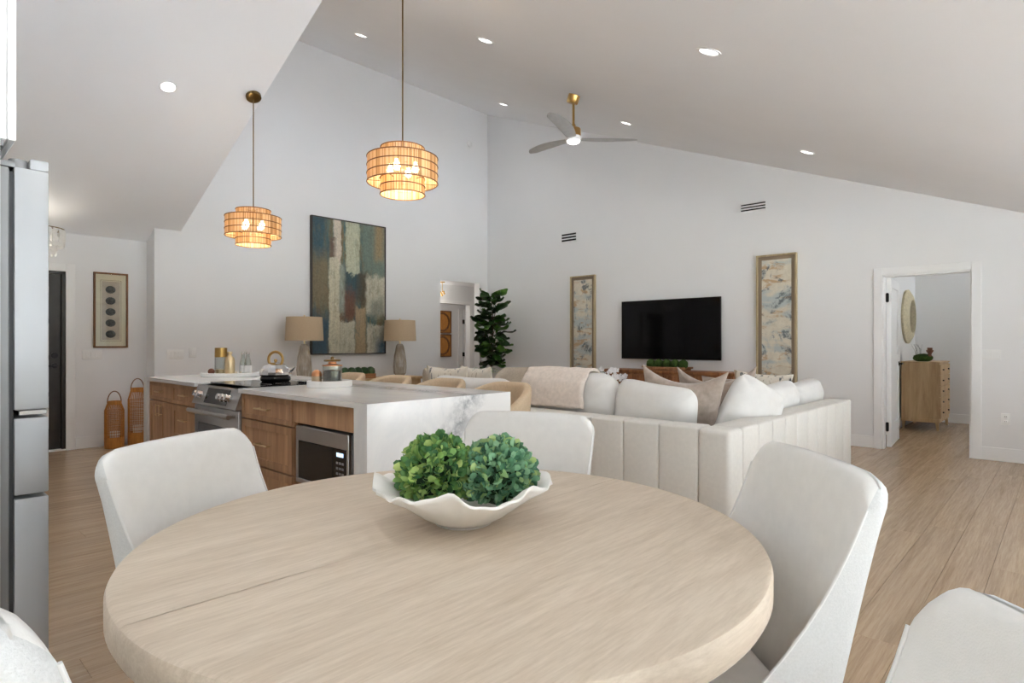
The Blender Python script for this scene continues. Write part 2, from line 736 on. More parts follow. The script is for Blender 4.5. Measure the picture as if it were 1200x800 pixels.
# hallway beyond the opening in the painting wall
b = B()
HX, RX = -9.30, -10.80
b.box((HX - .12, 5.5, -.1), (HX, 7.72, 2.5)).box((HX - .12, 7.72, 2.05), (HX, 8.65, 2.5)).box((HX - .12, 8.65, -.1), (HX, 10.6, 2.5))
b.box((HX, 9.2, -.1), (XP - .15, 9.35, 2.5)).box((HX, 5.5, -.1), (XP - .15, 5.6, 2.5))
b.box((XP - .15, YW + .12, -.1), (XP - .05, 9.3, 2.5))
b.box((RX - .12, 6.5, -.1), (RX, 11.6, 2.5)).box((RX, 10.55, -.1), (HX, 10.7, 2.5)).box((RX, 6.5, -.1), (HX, 6.6, 2.5))
struct(b.obj('wall_hall', 'wall_paint', smooth=0))
b = B()
b.box((RX - .1, 5.5, 2.44), (XP - .15, 10.7, 2.55))
struct(b.obj('ceiling_hall', 'ceiling_paint', smooth=0))
casing('trim_4', 'y', HX, 7.72, 8.65, 2.05, 1, .07)
b = B()
b.box((RX, 9.67, 0), (RX + .03, 9.79, 2.06), .004, 1)
dh = struct(b.obj('door_3', 'door_white'))
B().box((RX, 9.84, .01), (RX + .045, 10.5, 2.06), .004, 1).obj('leaf', 'door_white', dh)
for z in (1.76, .97, .25):
    B().box((RX + .01, 9.785, z - .05), (RX + .05, 9.845, z + .05), .004, 1).obj('hinge', 'black_metal', dh)

# bedroom beyond the door in the television wall
b = B()
b.box((-1.95, YW + .12, -.1), (-1.82, 11.62, 2.6)).box((-1.82, 11.5, -.1), (1.8, 11.62, 2.6)).box((1.7, YW + .12, -.1), (1.8, 9.6, 2.6)).box((1.7, 11.2, -.1), (1.8, 11.6, 2.6)).box((1.7, 9.6, 2.32), (1.8, 11.2, 2.6)).box((1.7, 9.6, -.1), (1.8, 11.2, .7))
struct(b.obj('wall_bedroom', 'wall_paint', smooth=0))
b = B()
b.box((-1.95, YW + .12, 2.44), (1.8, 11.62, 2.55))
struct(b.obj('ceiling_bedroom', 'ceiling_paint', smooth=0))
b = B()
b.box((.2, YW + .12, -.2), (1.8, 11.6, 0))
struct(b.obj('floor_bedroom', 'floor_oak', smooth=0))
b = B()
b.box((-1.82, 11.486, 0), (1.7, 11.5, .14), .003, 1).box((-1.82, 8.25, 0), (-1.806, 11.48, .14), .003, 1)
struct(b.obj('baseboard_bedroom', 'trim_paint'))
portal('window_light', (1.72, 10.4, 1.51), (0, PI / 2, 0), 1.6, 1.6)
b = B()
for u0, u1, z0, z1 in ((9.6, 9.65, .7, 2.32), (11.15, 11.2, .7, 2.32), (9.6, 11.2, .7, .75), (9.6, 11.2, 2.27, 2.32), (10.38, 10.42, .7, 2.32)):
    b.box((1.73, u0, z0), (1.77, u1, z1))
wo = struct(b.obj('window_5', 'trim_paint', smooth=0))
B().box((1.748, 9.64, .74), (1.753, 11.16, 2.28)).obj('pane', 'pane_glass', wo, smooth=0)

# bedroom door leaf, opened into the bedroom
d2 = B()
HXD = BD0 + .022
d2.box((HXD, 8.225, .012), (HXD + .036, 9.03, BZ - .02), .002, 1)
door2 = struct(d2.obj('door_2', 'door_white'))
for z0, z1 in ((.28, .95), (1.10, 1.90)):
    b = B()
    b.box((HXD + .034, 8.35, z0), (HXD + .040, 8.91, z1), .002, 1)
    b.obj('panel', 'door_white', door2)
for y0, y1, z0, z1 in ((8.225, 8.35, .012, BZ - .02), (8.91, 9.03, .012, BZ - .02), (8.35, 8.91, .012, .28), (8.35, 8.91, .95, 1.10), (8.35, 8.91, 1.90, BZ - .02)):
    B().box((HXD + .034, y0, z0), (HXD + .048, y1, z1), .003, 1).obj('rail', 'door_white', door2)
for z in (1.78, .25):
    B().box((BD0 + .012, 8.20, z - .05), (BD0 + .045, 8.235, z + .05), .003, 1).cyl((BD0 + .03, 8.205, z - .055), (BD0 + .03, 8.205, z + .055), .009, seg=10).obj('hinge', 'black_metal', door2)
b = B()
b.cyl((HXD + .046, 8.96, .98), (HXD + .056, 8.96, .98), .028, seg=20).cyl((HXD + .055, 8.96, .98), (HXD + .095, 8.96, .98), .010, seg=12).box((HXD + .082, 8.85, .97), (HXD + .098, 8.975, .99), .004, 2)
b.obj('handle', 'black_metal', door2)
_pv = Vector((HXD, 8.21, 0))
door2.matrix_world = Matrix.Translation(_pv) @ Matrix.Rotation(math.radians(4.5), 4, 'Z') @ Matrix.Translation(-_pv)

# front door, dark, with a column of frosted lites
b = B()
b.box((XE - .10, DY0 + .03, .02), (XE - .05, DY1 - .035, DZ - .03), .003, 1)
door1 = struct(b.obj('door_1', 'dark_door'))
b = B()
b.box((XE - .15, DY0, 0), (XE - .002, DY0 + .03, DZ)).box((XE - .15, DY1 - .035, 0), (XE - .002, DY1, DZ)).box((XE - .15, DY0, DZ - .03), (XE - .002, DY1, DZ))
b.obj('frame', 'dark_door', door1, smooth=0)
b = B()
b.box((XE - .15, DY0, 0), (XE + .01, DY1, .018), .002, 1)
b.obj('threshold', 'trim_paint', door1)
for k in range(4):
    z0 = .26 + k * .42
    B().box((XE - .052, DY0 + .62, z0), (XE - .047, DY0 + .765, z0 + .37), .001, 1).obj('lite', 'plastic_white', door1)
for z, r in ((1.10, .034), (.98, .03)):
    b = B()
    b.cyl((XE - .05, DY1 - .10, z), (XE - .03, DY1 - .10, z), r, seg=18)
    if z < 1:
        b.cyl((XE - .03, DY1 - .10, z), (XE + .01, DY1 - .10, z), .011, seg=12).box((XE - .002, DY1 - .22, z - .011), (XE + .014, DY1 - .085, z + .011), .004, 2)
    b.obj('handle' if z < 1 else 'deadbolt', 'black_metal', door1)

# ================================================================ DINING SET
TC = Vector((-1.175, 1.044, 0))
TR, TH = .762, .76


def half_disc(sign):
    """one half of the round top, split along the y axis, with eased edge"""
    b = B()
    prof = [(0, TH - .075), (TR - .02, TH - .075), (TR - .006, TH - .070), (TR, TH - .058), (TR, TH - .012), (TR - .004, TH - .004), (TR - .012, TH), (0, TH)]
    rows = []
    n = 72
    for i in range(n + 1):
        a = -PI / 2 + PI * i / n
        if sign < 0:
            a = PI - a
        rows.append([(max(r * math.cos(a) * sign, 0) * sign + sign * .0009, r * math.sin(a), z) for r, z in prof])
    vs_ = b.grid(rows)
    for k in (0, n):
        pass
    bmesh.ops.remove_doubles(b.bm, verts=b.bm.verts, dist=1e-5)
    bmesh.ops.recalc_face_normals(b.bm, faces=b.bm.faces)
    return b


tbl = thing('dining_table', 'round pale oak dining table with a thick edge, a ruffled bowl on it', 'table', TC)
for sgn in (1, -1):
    half_disc(sgn).obj('table_top', 'table_wood', tbl, smooth=30)
b = B()
b.lathe([(0, TH - .10), (.40, TH - .10), (.40, TH - .0755), (0, TH - .0755)], 48)
b.obj('top_support', 'table_wood', tbl)
b = B()
b.lathe([(0, .05), (.20, .05), (.15, .10), (.11, .20), (.10, .38), (.13, .55), (.20, .63), (.24, .66), (0, .66)], 40)
b.obj('pedestal', 'table_wood', tbl)
b = B()
b.lathe([(0, .001), (.36, .001), (.37, .015), (.36, .035), (.20, .052), (0, .055)], 48)
b.obj('base', 'table_wood', tbl)


def build_chair():
    t = thing('dining_chair', '', 'chair')
    z0, z1 = .30, .965
    levels = [0, .10, .20, .28, .36, .44, .52, .60, .68, .76, .84, .90, .945]
    tops = [(.966, .93, .996), (.984, .76, .985), (.996, .45, .965), (1.0, .12, .94)]
    b = B()
    rings = []
    edgeL, edgeR = [], []
    NI = 28
    for v, hf, ws in [(l, 1.0, 1.0) for l in levels] + tops:
        zz = z0 + v * (z1 - z0)
        tt = min(max((zz - .46) / (z1 - .46), 0), 1)
        W = (.242 + .022 * tt) * ws
        dep = .058 + .185 * (1 - tt) ** 2.3
        tc = .056
        yr = -.270 - .115 * max(0, (zz - .40) / .55)
        ym = yr + tc * .5
        loop = []
        for i in range(NI + 1):                        # inner face, left to right
            q = -1 + 2 * i / NI
            q = math.copysign(1 - (1 - abs(q)) ** 1.25, q)
            y = yr + tc + (dep - tc + .018) * abs(q) ** 3.2 - .018 + .006 * (1 - q * q)
            loop.append((q * W, y))
        loop += [(W + .003, yr + dep * .66), (W + .002, yr + dep * .33), (W - .004, yr + .012), (W - .018, yr + .001)]
        for i in range(1, 12):
            q = 1 - 2 * i / 12
            loop.append((q * (W - .018), yr - .010 * (1 - q * q)))
        loop += [(-W + .018, yr + .001), (-W + .004, yr + .012), (-W - .002, yr + dep * .33), (-W - .003, yr + dep * .66)]
        ring = []
        for x, y in loop:
            u = min(1, abs(x) / .264)
            drop = (.010 * u * u + .042 * max(0, (u - .78) / .22) ** 2.2) * v ** 5
            yy = ym + (y - ym) * hf
            ring.append((x, yy, zz - drop))
        rings.append(ring)
        if hf == 1.0:
            edgeL.append((ring[0][0] - .001, ring[0][1] + .001, ring[0][2]))
            edgeR.append((ring[NI][0] + .001, ring[NI][1] + .001, ring[NI][2]))
        if hf == .76:
            rear = [(x, y - .001, z + .001) for x, y, z in ring[NI + 4:NI + 17]]
    vs_ = b.grid(rings, close_u=True)
    b.bm.faces.new(vs_[-1])
    b.bm.faces.new(list(reversed(vs_[0])))
    bmesh.ops.recalc_face_normals(b.bm, faces=b.bm.faces)
    o = b.obj('backrest', 'fabric_white', t, smooth=50)
    # sides and rear of the shell are covered in a coarser linen
    o.data.materials.append(MATS['fabric_back'])
    nl = len(rings[0])
    for p in o.data.polygons:
        xs = [i % nl for i in p.vertices]
        if len(xs) == 4 and ((max(xs) > NI and min(xs) >= NI) or (min(xs) == 0 and max(xs) == nl - 1)):
            p.material_index = 1
    for ed in (edgeL, edgeR):
        b = B()
        b.tube(ed, .0032, 6)
        b.obj('piping', 'fabric_piping', t, smooth=60)
    # seat
    b = B()
    b.box((-.225, -.215, .345), (.225, .262, .475), .045, 4)
    for v in b.bm.verts:
        if v.co.z > .44:
            v.co.z += .020 * (1 - (v.co.x / .23) ** 2) * (1 - ((v.co.y - .01) / .27) ** 2)
    b.obj('seat', 'fabric_white', t, smooth=60)
    b = B()
    b.box((-.20, -.22, .30), (.20, .24, .348), .01, 2)
    b.obj('seat_frame', 'fabric_white', t)
    for sx in (-1, 1):
        for sy, yb in ((1, .20), (-1, -.20)):
            b = B()
            b.cyl((sx * .175, yb, .30), (sx * .185, yb + sy * .03 - (.03 if sy < 0 else 0), 0), .022, .013, 12)
            b.obj('leg', 'pale_leg', t)
    return t


chair0 = build_chair()
chair0['group'] = 'upholstered chairs round the dining table'


def seat_from_top(tx, ty, facing):
    f = math.radians(facing)
    return (tx + .36 * math.cos(f), ty + .36 * math.sin(f), 0), f - PI / 2


CH = [((-.470, 1.622), 226, 'white upholstered dining chair with its padded seat showing, before the sectional sofa'),
      ((-1.945, .63), 26, 'white upholstered dining chair before the kitchen drawers and range'),
      ((-1.59, 1.81), 294, 'white upholstered dining chair backing onto the marble island end'),
      ((.060, .705), 222, 'white upholstered dining chair turned away from the table, on open oak floor'),
      ((-1.035, .005), 112, 'white upholstered dining chair between the table and the refrigerator, grey outer back showing')]
for k, ((tx, ty), fc, lab) in enumerate(CH):
    loc, rz = seat_from_top(tx, ty, fc)
    if k == 0:
        chair0.location = loc
        chair0.rotation_euler = (0, 0, rz)
        chair0['label'] = lab
    else:
        dup(chair0, loc, rz, lab)

# ruffled bowl
BC = Vector((-1.19, 1.085, TH))
b = B()
n = 120
rows = []
prof = [(0.0, .004), (.05, .004), (.085, .010), (.115, .026), (.150, .052), (.190, .080), (.225, .100)]


def ruff(a):
    return .5 * math.sin(5 * a + .6) + .32 * math.sin(8 * a + 2.1) + .25 * math.sin(13 * a + .4) + .14 * math.sin(22 * a + 1.3)


def bowl_pt(a, r, z, off):
    f = max(0, (r - .10) / .125) ** 1.6
    rr = r * (1 + .035 * f * ruff(a + .4)) + off * .6
    return (rr * math.cos(a), rr * math.sin(a), z + f * .017 * ruff(a) - (0 if off < 0 else 0))


for r, z in prof:
    rows.append([bowl_pt(2 * PI * i / n, max(r, .0005), z, 0) for i in range(n)])
tip = [bowl_pt(2 * PI * i / n, .240, .110, 0) for i in range(n)]
rows.append(tip)
rows.append([(x * .995, y * .995, z + .006) for x, y, z in tip])
for r, z in reversed(prof):
    rows.append([(x * .965, y * .965, q + .0075) for x, y, q in [bowl_pt(2 * PI * i / n, max(r, .0005), z, 0) for i in range(n)]])
b.grid(rows, close_u=True)
b.lathe([(0, 0), (.075, 0), (.08, .006), (0, .006)], 40)
bowl = b.obj('ruffled_bowl', 'ceramic_white', smooth=70, loc=BC, recalc=True)
tag(bowl, 'white plaster bowl with a wavy ruffled rim on the dining table', 'bowl')


def leaf_ball(name, label, c, r, hue, seed, nl=1000):
    rnd = random.Random(seed)
    t = thing(name, label, 'plant', (c[0], c[1], c[2]), 0, 'boxwood balls in the ruffled bowl')
    b = B()
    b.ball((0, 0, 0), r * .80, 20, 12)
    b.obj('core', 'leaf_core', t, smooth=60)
    verts, faces = [], []
    ga = PI * (3 - math.sqrt(5))
    for i in range(nl):
        zz = 1 - 1.55 * (i + .5) / nl
        rr = math.sqrt(max(0, 1 - zz * zz))
        d = Vector((rr * math.cos(ga * i), rr * math.sin(ga * i), zz))
        d = (d + Vector((rnd.uniform(-.10, .10), rnd.uniform(-.10, .10), rnd.uniform(-.10, .10)))).normalized()
        base = d * r * rnd.uniform(.72, .97)
        ax = (d + Vector((rnd.uniform(-.9, .9), rnd.uniform(-.9, .9), rnd.uniform(-.2, .9)))).normalized()
        side = ax.cross(Vector((rnd.uniform(-1, 1), rnd.uniform(-1, 1), rnd.uniform(-1, 1)))).normalized()
        nr = side.cross(ax)
        wp = Vector(c) + base + ax * .02 - BC
        rb = math.hypot(wp.x, wp.y)
        if rb > .12 and wp.z < .03 + (rb - .10) * .75:
            continue
        L = rnd.uniform(.019, .032)
        W = L * rnd.uniform(.34, .46)
        k = len(verts)
        for u, wv, up_ in ((0, 0, 0), (.35, -.8, .12), (.35, .8, .12), (.70, -1, .10), (.70, 1, .10), (1.0, -.45, -.06), (1.0, .45, -.06), (.55, 0, -.05)):
            verts.append(base + ax * (L * u) + side * (W * wv) + nr * (L * up_))
        faces += [(k, k + 1, k + 7), (k, k + 7, k + 2), (k + 1, k + 3, k + 7), (k + 2, k + 7, k + 4), (k + 3, k + 5, k + 7), (k + 4, k + 7, k + 6), (k + 5, k + 6, k + 7)]
    me = bpy.data.meshes.new('leaves')
    me.from_pydata(verts, [], faces)
    me.materials.append(MATS[hue])
    me.shade_smooth()
    o = bpy.data.objects.new('leaves', me)
    COL.objects.link(o)
    o.parent = t
    o['kind'] = 'stuff'
    return t


def leaf_mat(name, stops):
    t = NT(name)
    g = t.n('NewGeometry')
    c = t.ramp(g.outputs['Random Per Island'], stops)
    t.set(c, .45, spec=.35)
    tr = t.n('BsdfTranslucent')
    t.l(c, tr.inputs[0])
    mx = t.n('MixShader')
    mx.inputs[0].default_value = .25
    t.l(t.b.outputs[0], mx.inputs[1])
    t.l(tr.outputs[0], mx.inputs[2])
    t.l(mx.outputs[0], t.out.inputs[0])


leaf_mat('leaf_green', [(0, srgb(74, 120, 82)), (.35, srgb(110, 156, 92)), (.7, srgb(150, 186, 106)), (.95, srgb(196, 214, 134))])
leaf_mat('leaf_bluegreen', [(0, srgb(78, 124, 102)), (.4, srgb(122, 170, 134)), (.75, srgb(160, 200, 160)), (.96, srgb(192, 214, 142))])
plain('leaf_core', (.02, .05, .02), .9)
leaf_ball('boxwood_ball', 'yellow-green leafy boxwood ball in the ruffled white bowl', (-1.240, 1.037, TH + .128), .098, 'leaf_green', 3)
leaf_ball('boxwood_ball', 'bluish green leafy boxwood ball in the ruffled white bowl', (-1.122, 1.148, TH + .124), .094, 'leaf_bluegreen', 5)

# ================================================================ ISLAND
IX0, IX1, IY0, IY1, IZ = -6.45, -2.69, 1.77, 2.87, .92
CT = .03
isl = thing('island_worktop', 'white quartz island worktop with waterfall ends and a grey vein', 'worktop', (IX1, IY0, 0))
o = Vector((IX1, IY0, 0))


def rel(p):
    return (p[0] - o.x, p[1] - o.y, p[2])


RG0, RG1 = -5.14, -4.30        # range slot
b = B()
b.box(rel((IX0 + .10, IY0, IZ - CT)), rel((RG0, IY1, IZ)), .0, 1).box(rel((RG1, IY0, IZ - CT)), rel((IX1 - .125, IY1, IZ)), .0, 1).box(rel((RG0 - .01, 2.43, IZ - CT)), rel((RG1 + .01, IY1, IZ)), .0, 1)
b.obj('slab', 'quartz', isl, smooth=30)
B().box(rel((IX1 - .125, IY0, 0)), rel((IX1, IY1, IZ)), .0, 1).obj('waterfall_end', 'quartz', isl, smooth=30)
B().box(rel((IX0, IY0, 0)), rel((IX0 + .10, IY1, IZ)), .0, 1).obj('waterfall_end', 'quartz', isl, smooth=30)

FY = IY0 + .030         # face of the doors
PULLZ = {}


def front(parent, name, x0, x1, z0, z1, pull=None, shaker=True):
    """cabinet front with raised frame; facing -y; coords world, parent at origin"""
    b = B()
    g = .0025
    b.box((x0 + g, FY, z0 + g), (x1 - g, FY + .02, z1 - g), .0015, 1)
    d = b.obj(name, 'cabinet_wood', parent)
    if shaker:
        w_ = .052 if z1 - z0 > .25 else .034
        fb = B()
        y0, y1 = FY - .009, FY + .001
        fb.box((x0 + g, y0, z0 + g), (x0 + w_, y1, z1 - g), .0015, 1).box((x1 - w_, y0, z0 + g), (x1 - g, y1, z1 - g), .0015, 1)
        fb.box((x0 + w_, y0, z0 + g), (x1 - w_, y1, z0 + w_), .0015, 1).box((x0 + w_, y0, z1 - w_), (x1 - w_, y1, z1 - g), .0015, 1)
        fb.obj('frame', 'cabinet_frame_wood', d)
    if pull:
        px, pz, L, vert = pull
        pb = B()
        y = FY - .034
        if vert:
            pb.tube([(px, y, pz - L / 2), (px, y, pz + L / 2)], .005, 8)
            ends = [(px, pz - L * .38), (px, pz + L * .38)]
        else:
            pb.tube([(px - L / 2, y, pz), (px + L / 2, y, pz)], .0065, 8)
            ends = [(px - L * .38, pz), (px + L * .38, pz)]
        for ex, ez in ends:
            pb.cyl((ex, y, ez), (ex, FY + .001, ez), .0045, seg=8)
        pb.obj('handle', 'gold_pull', d)
    return d


def cab_body(name, label, x0, x1, open_front=False):
    t = thing(name, label, 'cabinet', (0, 0, 0))
    b = B()
    y0, y1, zb, zt = FY + .022, 2.45, .10, IZ - CT - .002
    w_ = .018
    b.box((x0, y0, zb), (x0 + w_, y1, zt)).box((x1 - w_, y0, zb), (x1, y1, zt)).box((x0 + w_, y1 - w_, zb), (x1 - w_, y1, zt)).box((x0 + w_, y0, zb), (x1 - w_, y1 - w_, zb + w_)).box((x0 + w_, y0, zt - w_), (x1 - w_, y1 - w_, zt))
    b.obj('body', 'cabinet_wood', t, smooth=0)
    b = B()
    b.box((x0, y0 + .06, 0), (x1, y0 + .08, .10))
    b.obj('toe_kick', 'cabinet_wood', t, smooth=0)
    return t


ZTOP = IZ - CT - .006
c1 = cab_body('base_cabinet', 'oak base cabinet with one small drawer over two narrow doors, by the waterfall end', IX0 + .10, -5.735)
front(c1, 'drawer', IX0 + .10, -5.735, .715, ZTOP, (-6.05, .80, .13, False))
xm = (IX0 + .10 - 5.735) / 2
front(c1, 'door', IX0 + .10, xm, .105, .710, (xm - .045, .635, .10, True))
front(c1, 'door', xm, -5.735, .105, .710, (xm + .045, .635, .10, True))
c2 = cab_body('base_cabinet', 'oak base cabinet of stacked drawers beside the range, next to the narrow doors', -5.733, RG0 - .004)
for z0, z1 in ((.715, ZTOP), (.41, .710), (.105, .405)):
    front(c2, 'drawer', -5.733, RG0 - .004, z0, z1, (-5.43, (z0 + z1) / 2 + (.03 if z1 < .8 else 0), .15, False))
c3 = cab_body('base_cabinet', 'oak base cabinet of three drawers between the range and the microwave', RG1 + .004, -3.553)
for z0, z1 in ((.715, ZTOP), (.41, .710), (.105, .405)):
    front(c3, 'drawer', RG1 + .004, -3.553, z0, z1, (-3.94, (z0 + z1) / 2, .19, False))
c4 = cab_body('base_cabinet', 'oak cabinet with an open bay holding the microwave', -3.551, IX1 - .125)
front(c4, 'panel', -3.551, IX1 - .125, .745, ZTOP, None, False)
front(c4, 'drawer', -3.551, IX1 - .125, .105, .36, (-3.18, .235, .19, False))
b = B()
b.box((-3.533, FY + .022, .362), (IX1 - .143, 2.43, .380))
b.obj('shelf', 'cabinet_wood', c4, smooth=0)

# microwave
mw = thing('microwave', 'steel and black built-in microwave in the island bay', 'microwave', (-3.51, FY - .004, .381))
W_, H_ = .60, .352
b = B()
b.box((0, .02, .002), (W_, .42, H_ - .002), .006, 1)
b.obj('body', 'fridge_grey', mw)
b = B()
b.box((0, 0, .262), (W_, .022, H_ - .002), .004, 1)
b.box((0, 0, .002), (W_, .022, .030), .004, 1).box((0, 0, .03), (.028, .022, .262), .003, 1).box((W_ - .022, 0, .03), (W_, .022, .262), .003, 1)
b.obj('trim_frame', 'steel', mw)
B().box((.028, .002, .03), (.43, .02, .262), .003, 1).obj('door_glass', 'black_gloss', mw)
cpn = B().box((.432, .002, .03), (W_ - .022, .02, .262), .003, 1).obj('control_panel', 'black_gloss', mw)
B().box((.475, .0, .218), (.545, .003, .240)).obj('display', 'display_glow', cpn, smooth=0)
for r_ in range(5):
    for c_ in range(3):
        B().box((.470 + c_ * .030, .0005, .055 + r_ * .030), (.490 + c_ * .030, .003, .068 + r_ * .030)).obj('button', 'fridge_grey', cpn, smooth=0)

# range
rg = thing('range', 'stainless steel slide-in range with two chrome knob clusters and a bar handle', 'range', (RG0, IY0, 0))
RW = RG1 - RG0
b = B()
b.box((.006, .045, .09), (RW - .006, .65, IZ - .012), .004, 1)
b.obj('body', 'steel', rg)
b = B()
b.poly([(0.0, -.02, IZ - .155), (0.0, .03, IZ - .012), (0.0, .12, IZ - .012), (0.0, .12, IZ - .155)], (RW, 0, 0))
cp = b.obj('control_panel', 'steel', rg)
nrm = Vector((0, -.143, .05)).normalized()


def on_panel(x, t, d=0):
    p = Vector((x, -.02, IZ - .155)).lerp(Vector((x, .03, IZ - .012)), t)
    return p + nrm * d


b = B()
b.poly([on_panel(.24, .12, .001), on_panel(.66, .12, .001), on_panel(.66, .90, .001), on_panel(.24, .90, .001)], nrm * .003)
b.obj('display', 'black_gloss', cp)
for x in (.085, .155, .555, .625, .695):
    b = B()
    b.cyl(on_panel(x, .5, 0), on_panel(x, .5, .012), .030, .030, 24).cyl(on_panel(x, .5, .012), on_panel(x, .5, .046), .026, .022, 24)
    b.obj('knob', 'chrome', rg)
b = B()
b.box((.0, .0, .12), (RW, .044, IZ - .165), .006, 2)
dr = b.obj('oven_door', 'steel', rg)
B().box((.09, -.003, .22), (RW - .09, .004, .62), .003, 1).obj('oven_window', 'black_gloss', dr)
b = B()
b.tube([(.03, -.055, IZ - .205), (RW - .03, -.055, IZ - .205)], .017, 14)
b.cyl((.06, -.055, IZ - .205), (.06, .005, IZ - .205), .011, seg=10).cyl((RW - .06, -.055, IZ - .205), (RW - .06, .005, IZ - .205), .011, seg=10)
b.obj('handle', 'steel', dr)
b = B()
b.box((.004, .12, IZ - .012), (RW - .004, .655, IZ + .004), .002, 1)
b.obj('cooktop', 'black_gloss', rg)
for x, y, r in ((.22, .25, .10), (.62, .25, .085), (.22, .50, .075), (.62, .50, .11)):
    b = B()
    b.lathe([(r - .002, IZ + .0042), (r, IZ + .0046), (r + .002, IZ + .0042)], 40, (x, y, 0))
    b.obj('burner_ring', 'fridge_grey', rg)

# back panel of the island
tag(B().box((IX0 + .10, 2.452, 0), (IX1 - .125, 2.472, IZ - CT - .002)).obj('island_back_panel', 'cabinet_wood', smooth=0), 'plain oak panel closing the stool side of the island', 'panel')

# bar stools
def build_stool():
    t = thing('bar_stool', '', 'stool', (0, 0, 0), 0, 'tan bar stools along the island')
    z0, z1 = .60, .955
    b = B()
    rings = []
    for v, hf in ((0, .6), (.1, 1), (.4, 1), (.75, 1), (.92, .95), (.97, .75), (1, .35)):
        zz = z0 + v * (z1 - z0)
        R = .235 + .03 * v
        n = 33
        inn, out = [], []
        for i in range(n):
            a = PI * (-.12 + 1.24 * i / (n - 1))
            u = abs(i / (n - 1) * 2 - 1)
            drop = (.16 * max(0, (u - .25) / .75) ** 1.6) * v
            h = .032 * hf
            inn.append(((R - h) * math.cos(a), (R - h) * math.sin(a), zz - drop))
            out.append(((R + h) * math.cos(a), (R + h) * math.sin(a), zz - drop))
        rings.append(inn + list(reversed(out)))
    vs_ = b.grid(rings, close_u=True)
    b.bm.faces.new(vs_[-1])
    b.bm.faces.new(list(reversed(vs_[0])))
    b.obj('backrest', 'fabric_tan', t, smooth=60, recalc=True)
    b = B()
    b.lathe([(0, .575), (.20, .575), (.225, .59), (.23, .62), (.21, .65), (0, .665)], 32)
    b.obj('seat', 'fabric_tan', t, smooth=50)
    for sx in (-1, 1):
        for sy in (-1, 1):
            b = B()
            b.cyl((sx * .15, sy * .15, .58), (sx * .20, sy * .20, 0), .018, .012, 10)
            b.obj('leg', 'console_wood', t)
    b = B()
    b.tube([(.185 * math.cos(a), .185 * math.sin(a), .22) for a in [2 * PI * (k + .5) / 4 for k in range(4)]], .008, 8, closed=True)
    b.tube([(.255 * math.cos(a), .255 * math.sin(a), .20) for a in [2 * PI * (k + .5) / 4 for k in range(4)]], .008, 8, closed=True)
    b.obj('foot_ring', 'antique_brass', t)
    return t


st0 = build_stool()
SX = [(-2.975, 'tan rounded bar stool at the free end of the island, nearest the dining table'), (-3.66, 'tan rounded bar stool second from the dining table end of the island'),
      (-4.35, 'tan rounded bar stool third from the dining table end of the island'), (-5.06, 'tan rounded bar stool behind the glass canister and its white tray')]
for k, (x, lab) in enumerate(SX):
    if k == 0:
        st0.location = (x, 2.965, 0)
        st0['label'] = lab
    else:
        dup(st0, (x, 2.965, 0), 0, lab)

# items on the island
tr1 = thing('serving_tray', 'round white tray carrying bottles and glasses at the far end of the island', 'tray', (-6.02, 2.42, IZ))
b = B()
b.lathe([(0, 0), (.27, 0), (.278, .006), (.278, .034), (.268, .036), (.262, .012), (0, .012)], 56)
b.obj('dish', 'marble_white', tr1)
b = B()
for a in (.55, .75):
    b.tube([(.20 * math.cos(a - .75), .20 * math.sin(a - .75), .012), (.20 * math.cos(a - .75), .20 * math.sin(a - .75), .05)], .004, 6)
b.obj('post', 'gold_pull', tr1)
TZ = IZ + .0125
RTV = Vector((math.cos(math.radians(43)), math.sin(math.radians(43)), 0))     # runs along the tray, left to right
tc = Vector((-6.02, 2.42, TZ))


def tpos(s, f=0):
    v = tc + RTV * s + Vector((-RTV.y, RTV.x, 0)) * f
    return (v.x, v.y, v.z)


g = thing('glass_vase', 'tall gold-rimmed glass vase on the round white tray', 'vase', tpos(-.125, .03))
b = B()
b.lathe([(0, 0), (.058, 0), (.060, .01), (.055, .26), (.052, .26), (.056, .012), (0, .012)], 28)
b.obj('glass', 'clear_glass', g, smooth=50)
b = B()
b.lathe([(.0545, .17), (.057, .17), (.0555, .262), (.0515, .262), (.053, .17)], 28)
b.obj('gold_rim', 'brass', g, smooth=50)
b = B()
b.lathe([(0, .012), (.0545, .012), (.0545, .05), (0, .05)], 28)
b.obj('gold_base', 'gold_pull', g)
b = B()
b.ball((0, 0, .031), .031, 16, 10)
tag(b.obj('dark_ball', 'cork_brown', smooth=60, loc=tpos(-.17, -.07)), 'small dark brown ball beside the gold-rimmed vase on the tray', 'ball')
b = B()
b.lathe([(0, 0), (.045, 0), (.047, .008), (.047, .135), (.04, .165), (.02, .185), (.017, .20), (.024, .205), (.024, .222), (.012, .226), (0, .226)], 28)
tag(b.obj('gold_shaker', 'gold_pull', smooth=50, loc=tpos(-.005, -.04)), 'gold metal cocktail shaker on the round white tray', 'shaker')
for k, (s_, f_, lab) in enumerate(((.085, .05, 'clear glass bottle next to the gold shaker'), (.145, .02, 'clear glass bottle at the end of the tray, away from the shaker'))):
    t = thing('glass_bottle', lab, 'bottle', tpos(s_, f_), 0, 'clear bottles on the round tray')
    b = B()
    b.lathe([(0, 0), (.034, 0), (.036, .01), (.033, .11), (.018, .17), (.015, .20), (.012, .20), (.015, .168), (.029, .108), (.031, .012), (0, .012)], 24)
    b.obj('glass', 'clear_glass', t, smooth=50)
    b = B()
    b.lathe([(0, .198), (.016, .198), (.017, .215), (.010, .222), (0, .222)], 18)
    b.obj('stopper', 'chrome', t, smooth=50)
    b = B()
    b.lathe([(.0365, .02), (.037, .025), (.0352, .09), (.0348, .09)], 24)
    b.obj('paper_band', 'plastic_white', t, smooth=50)

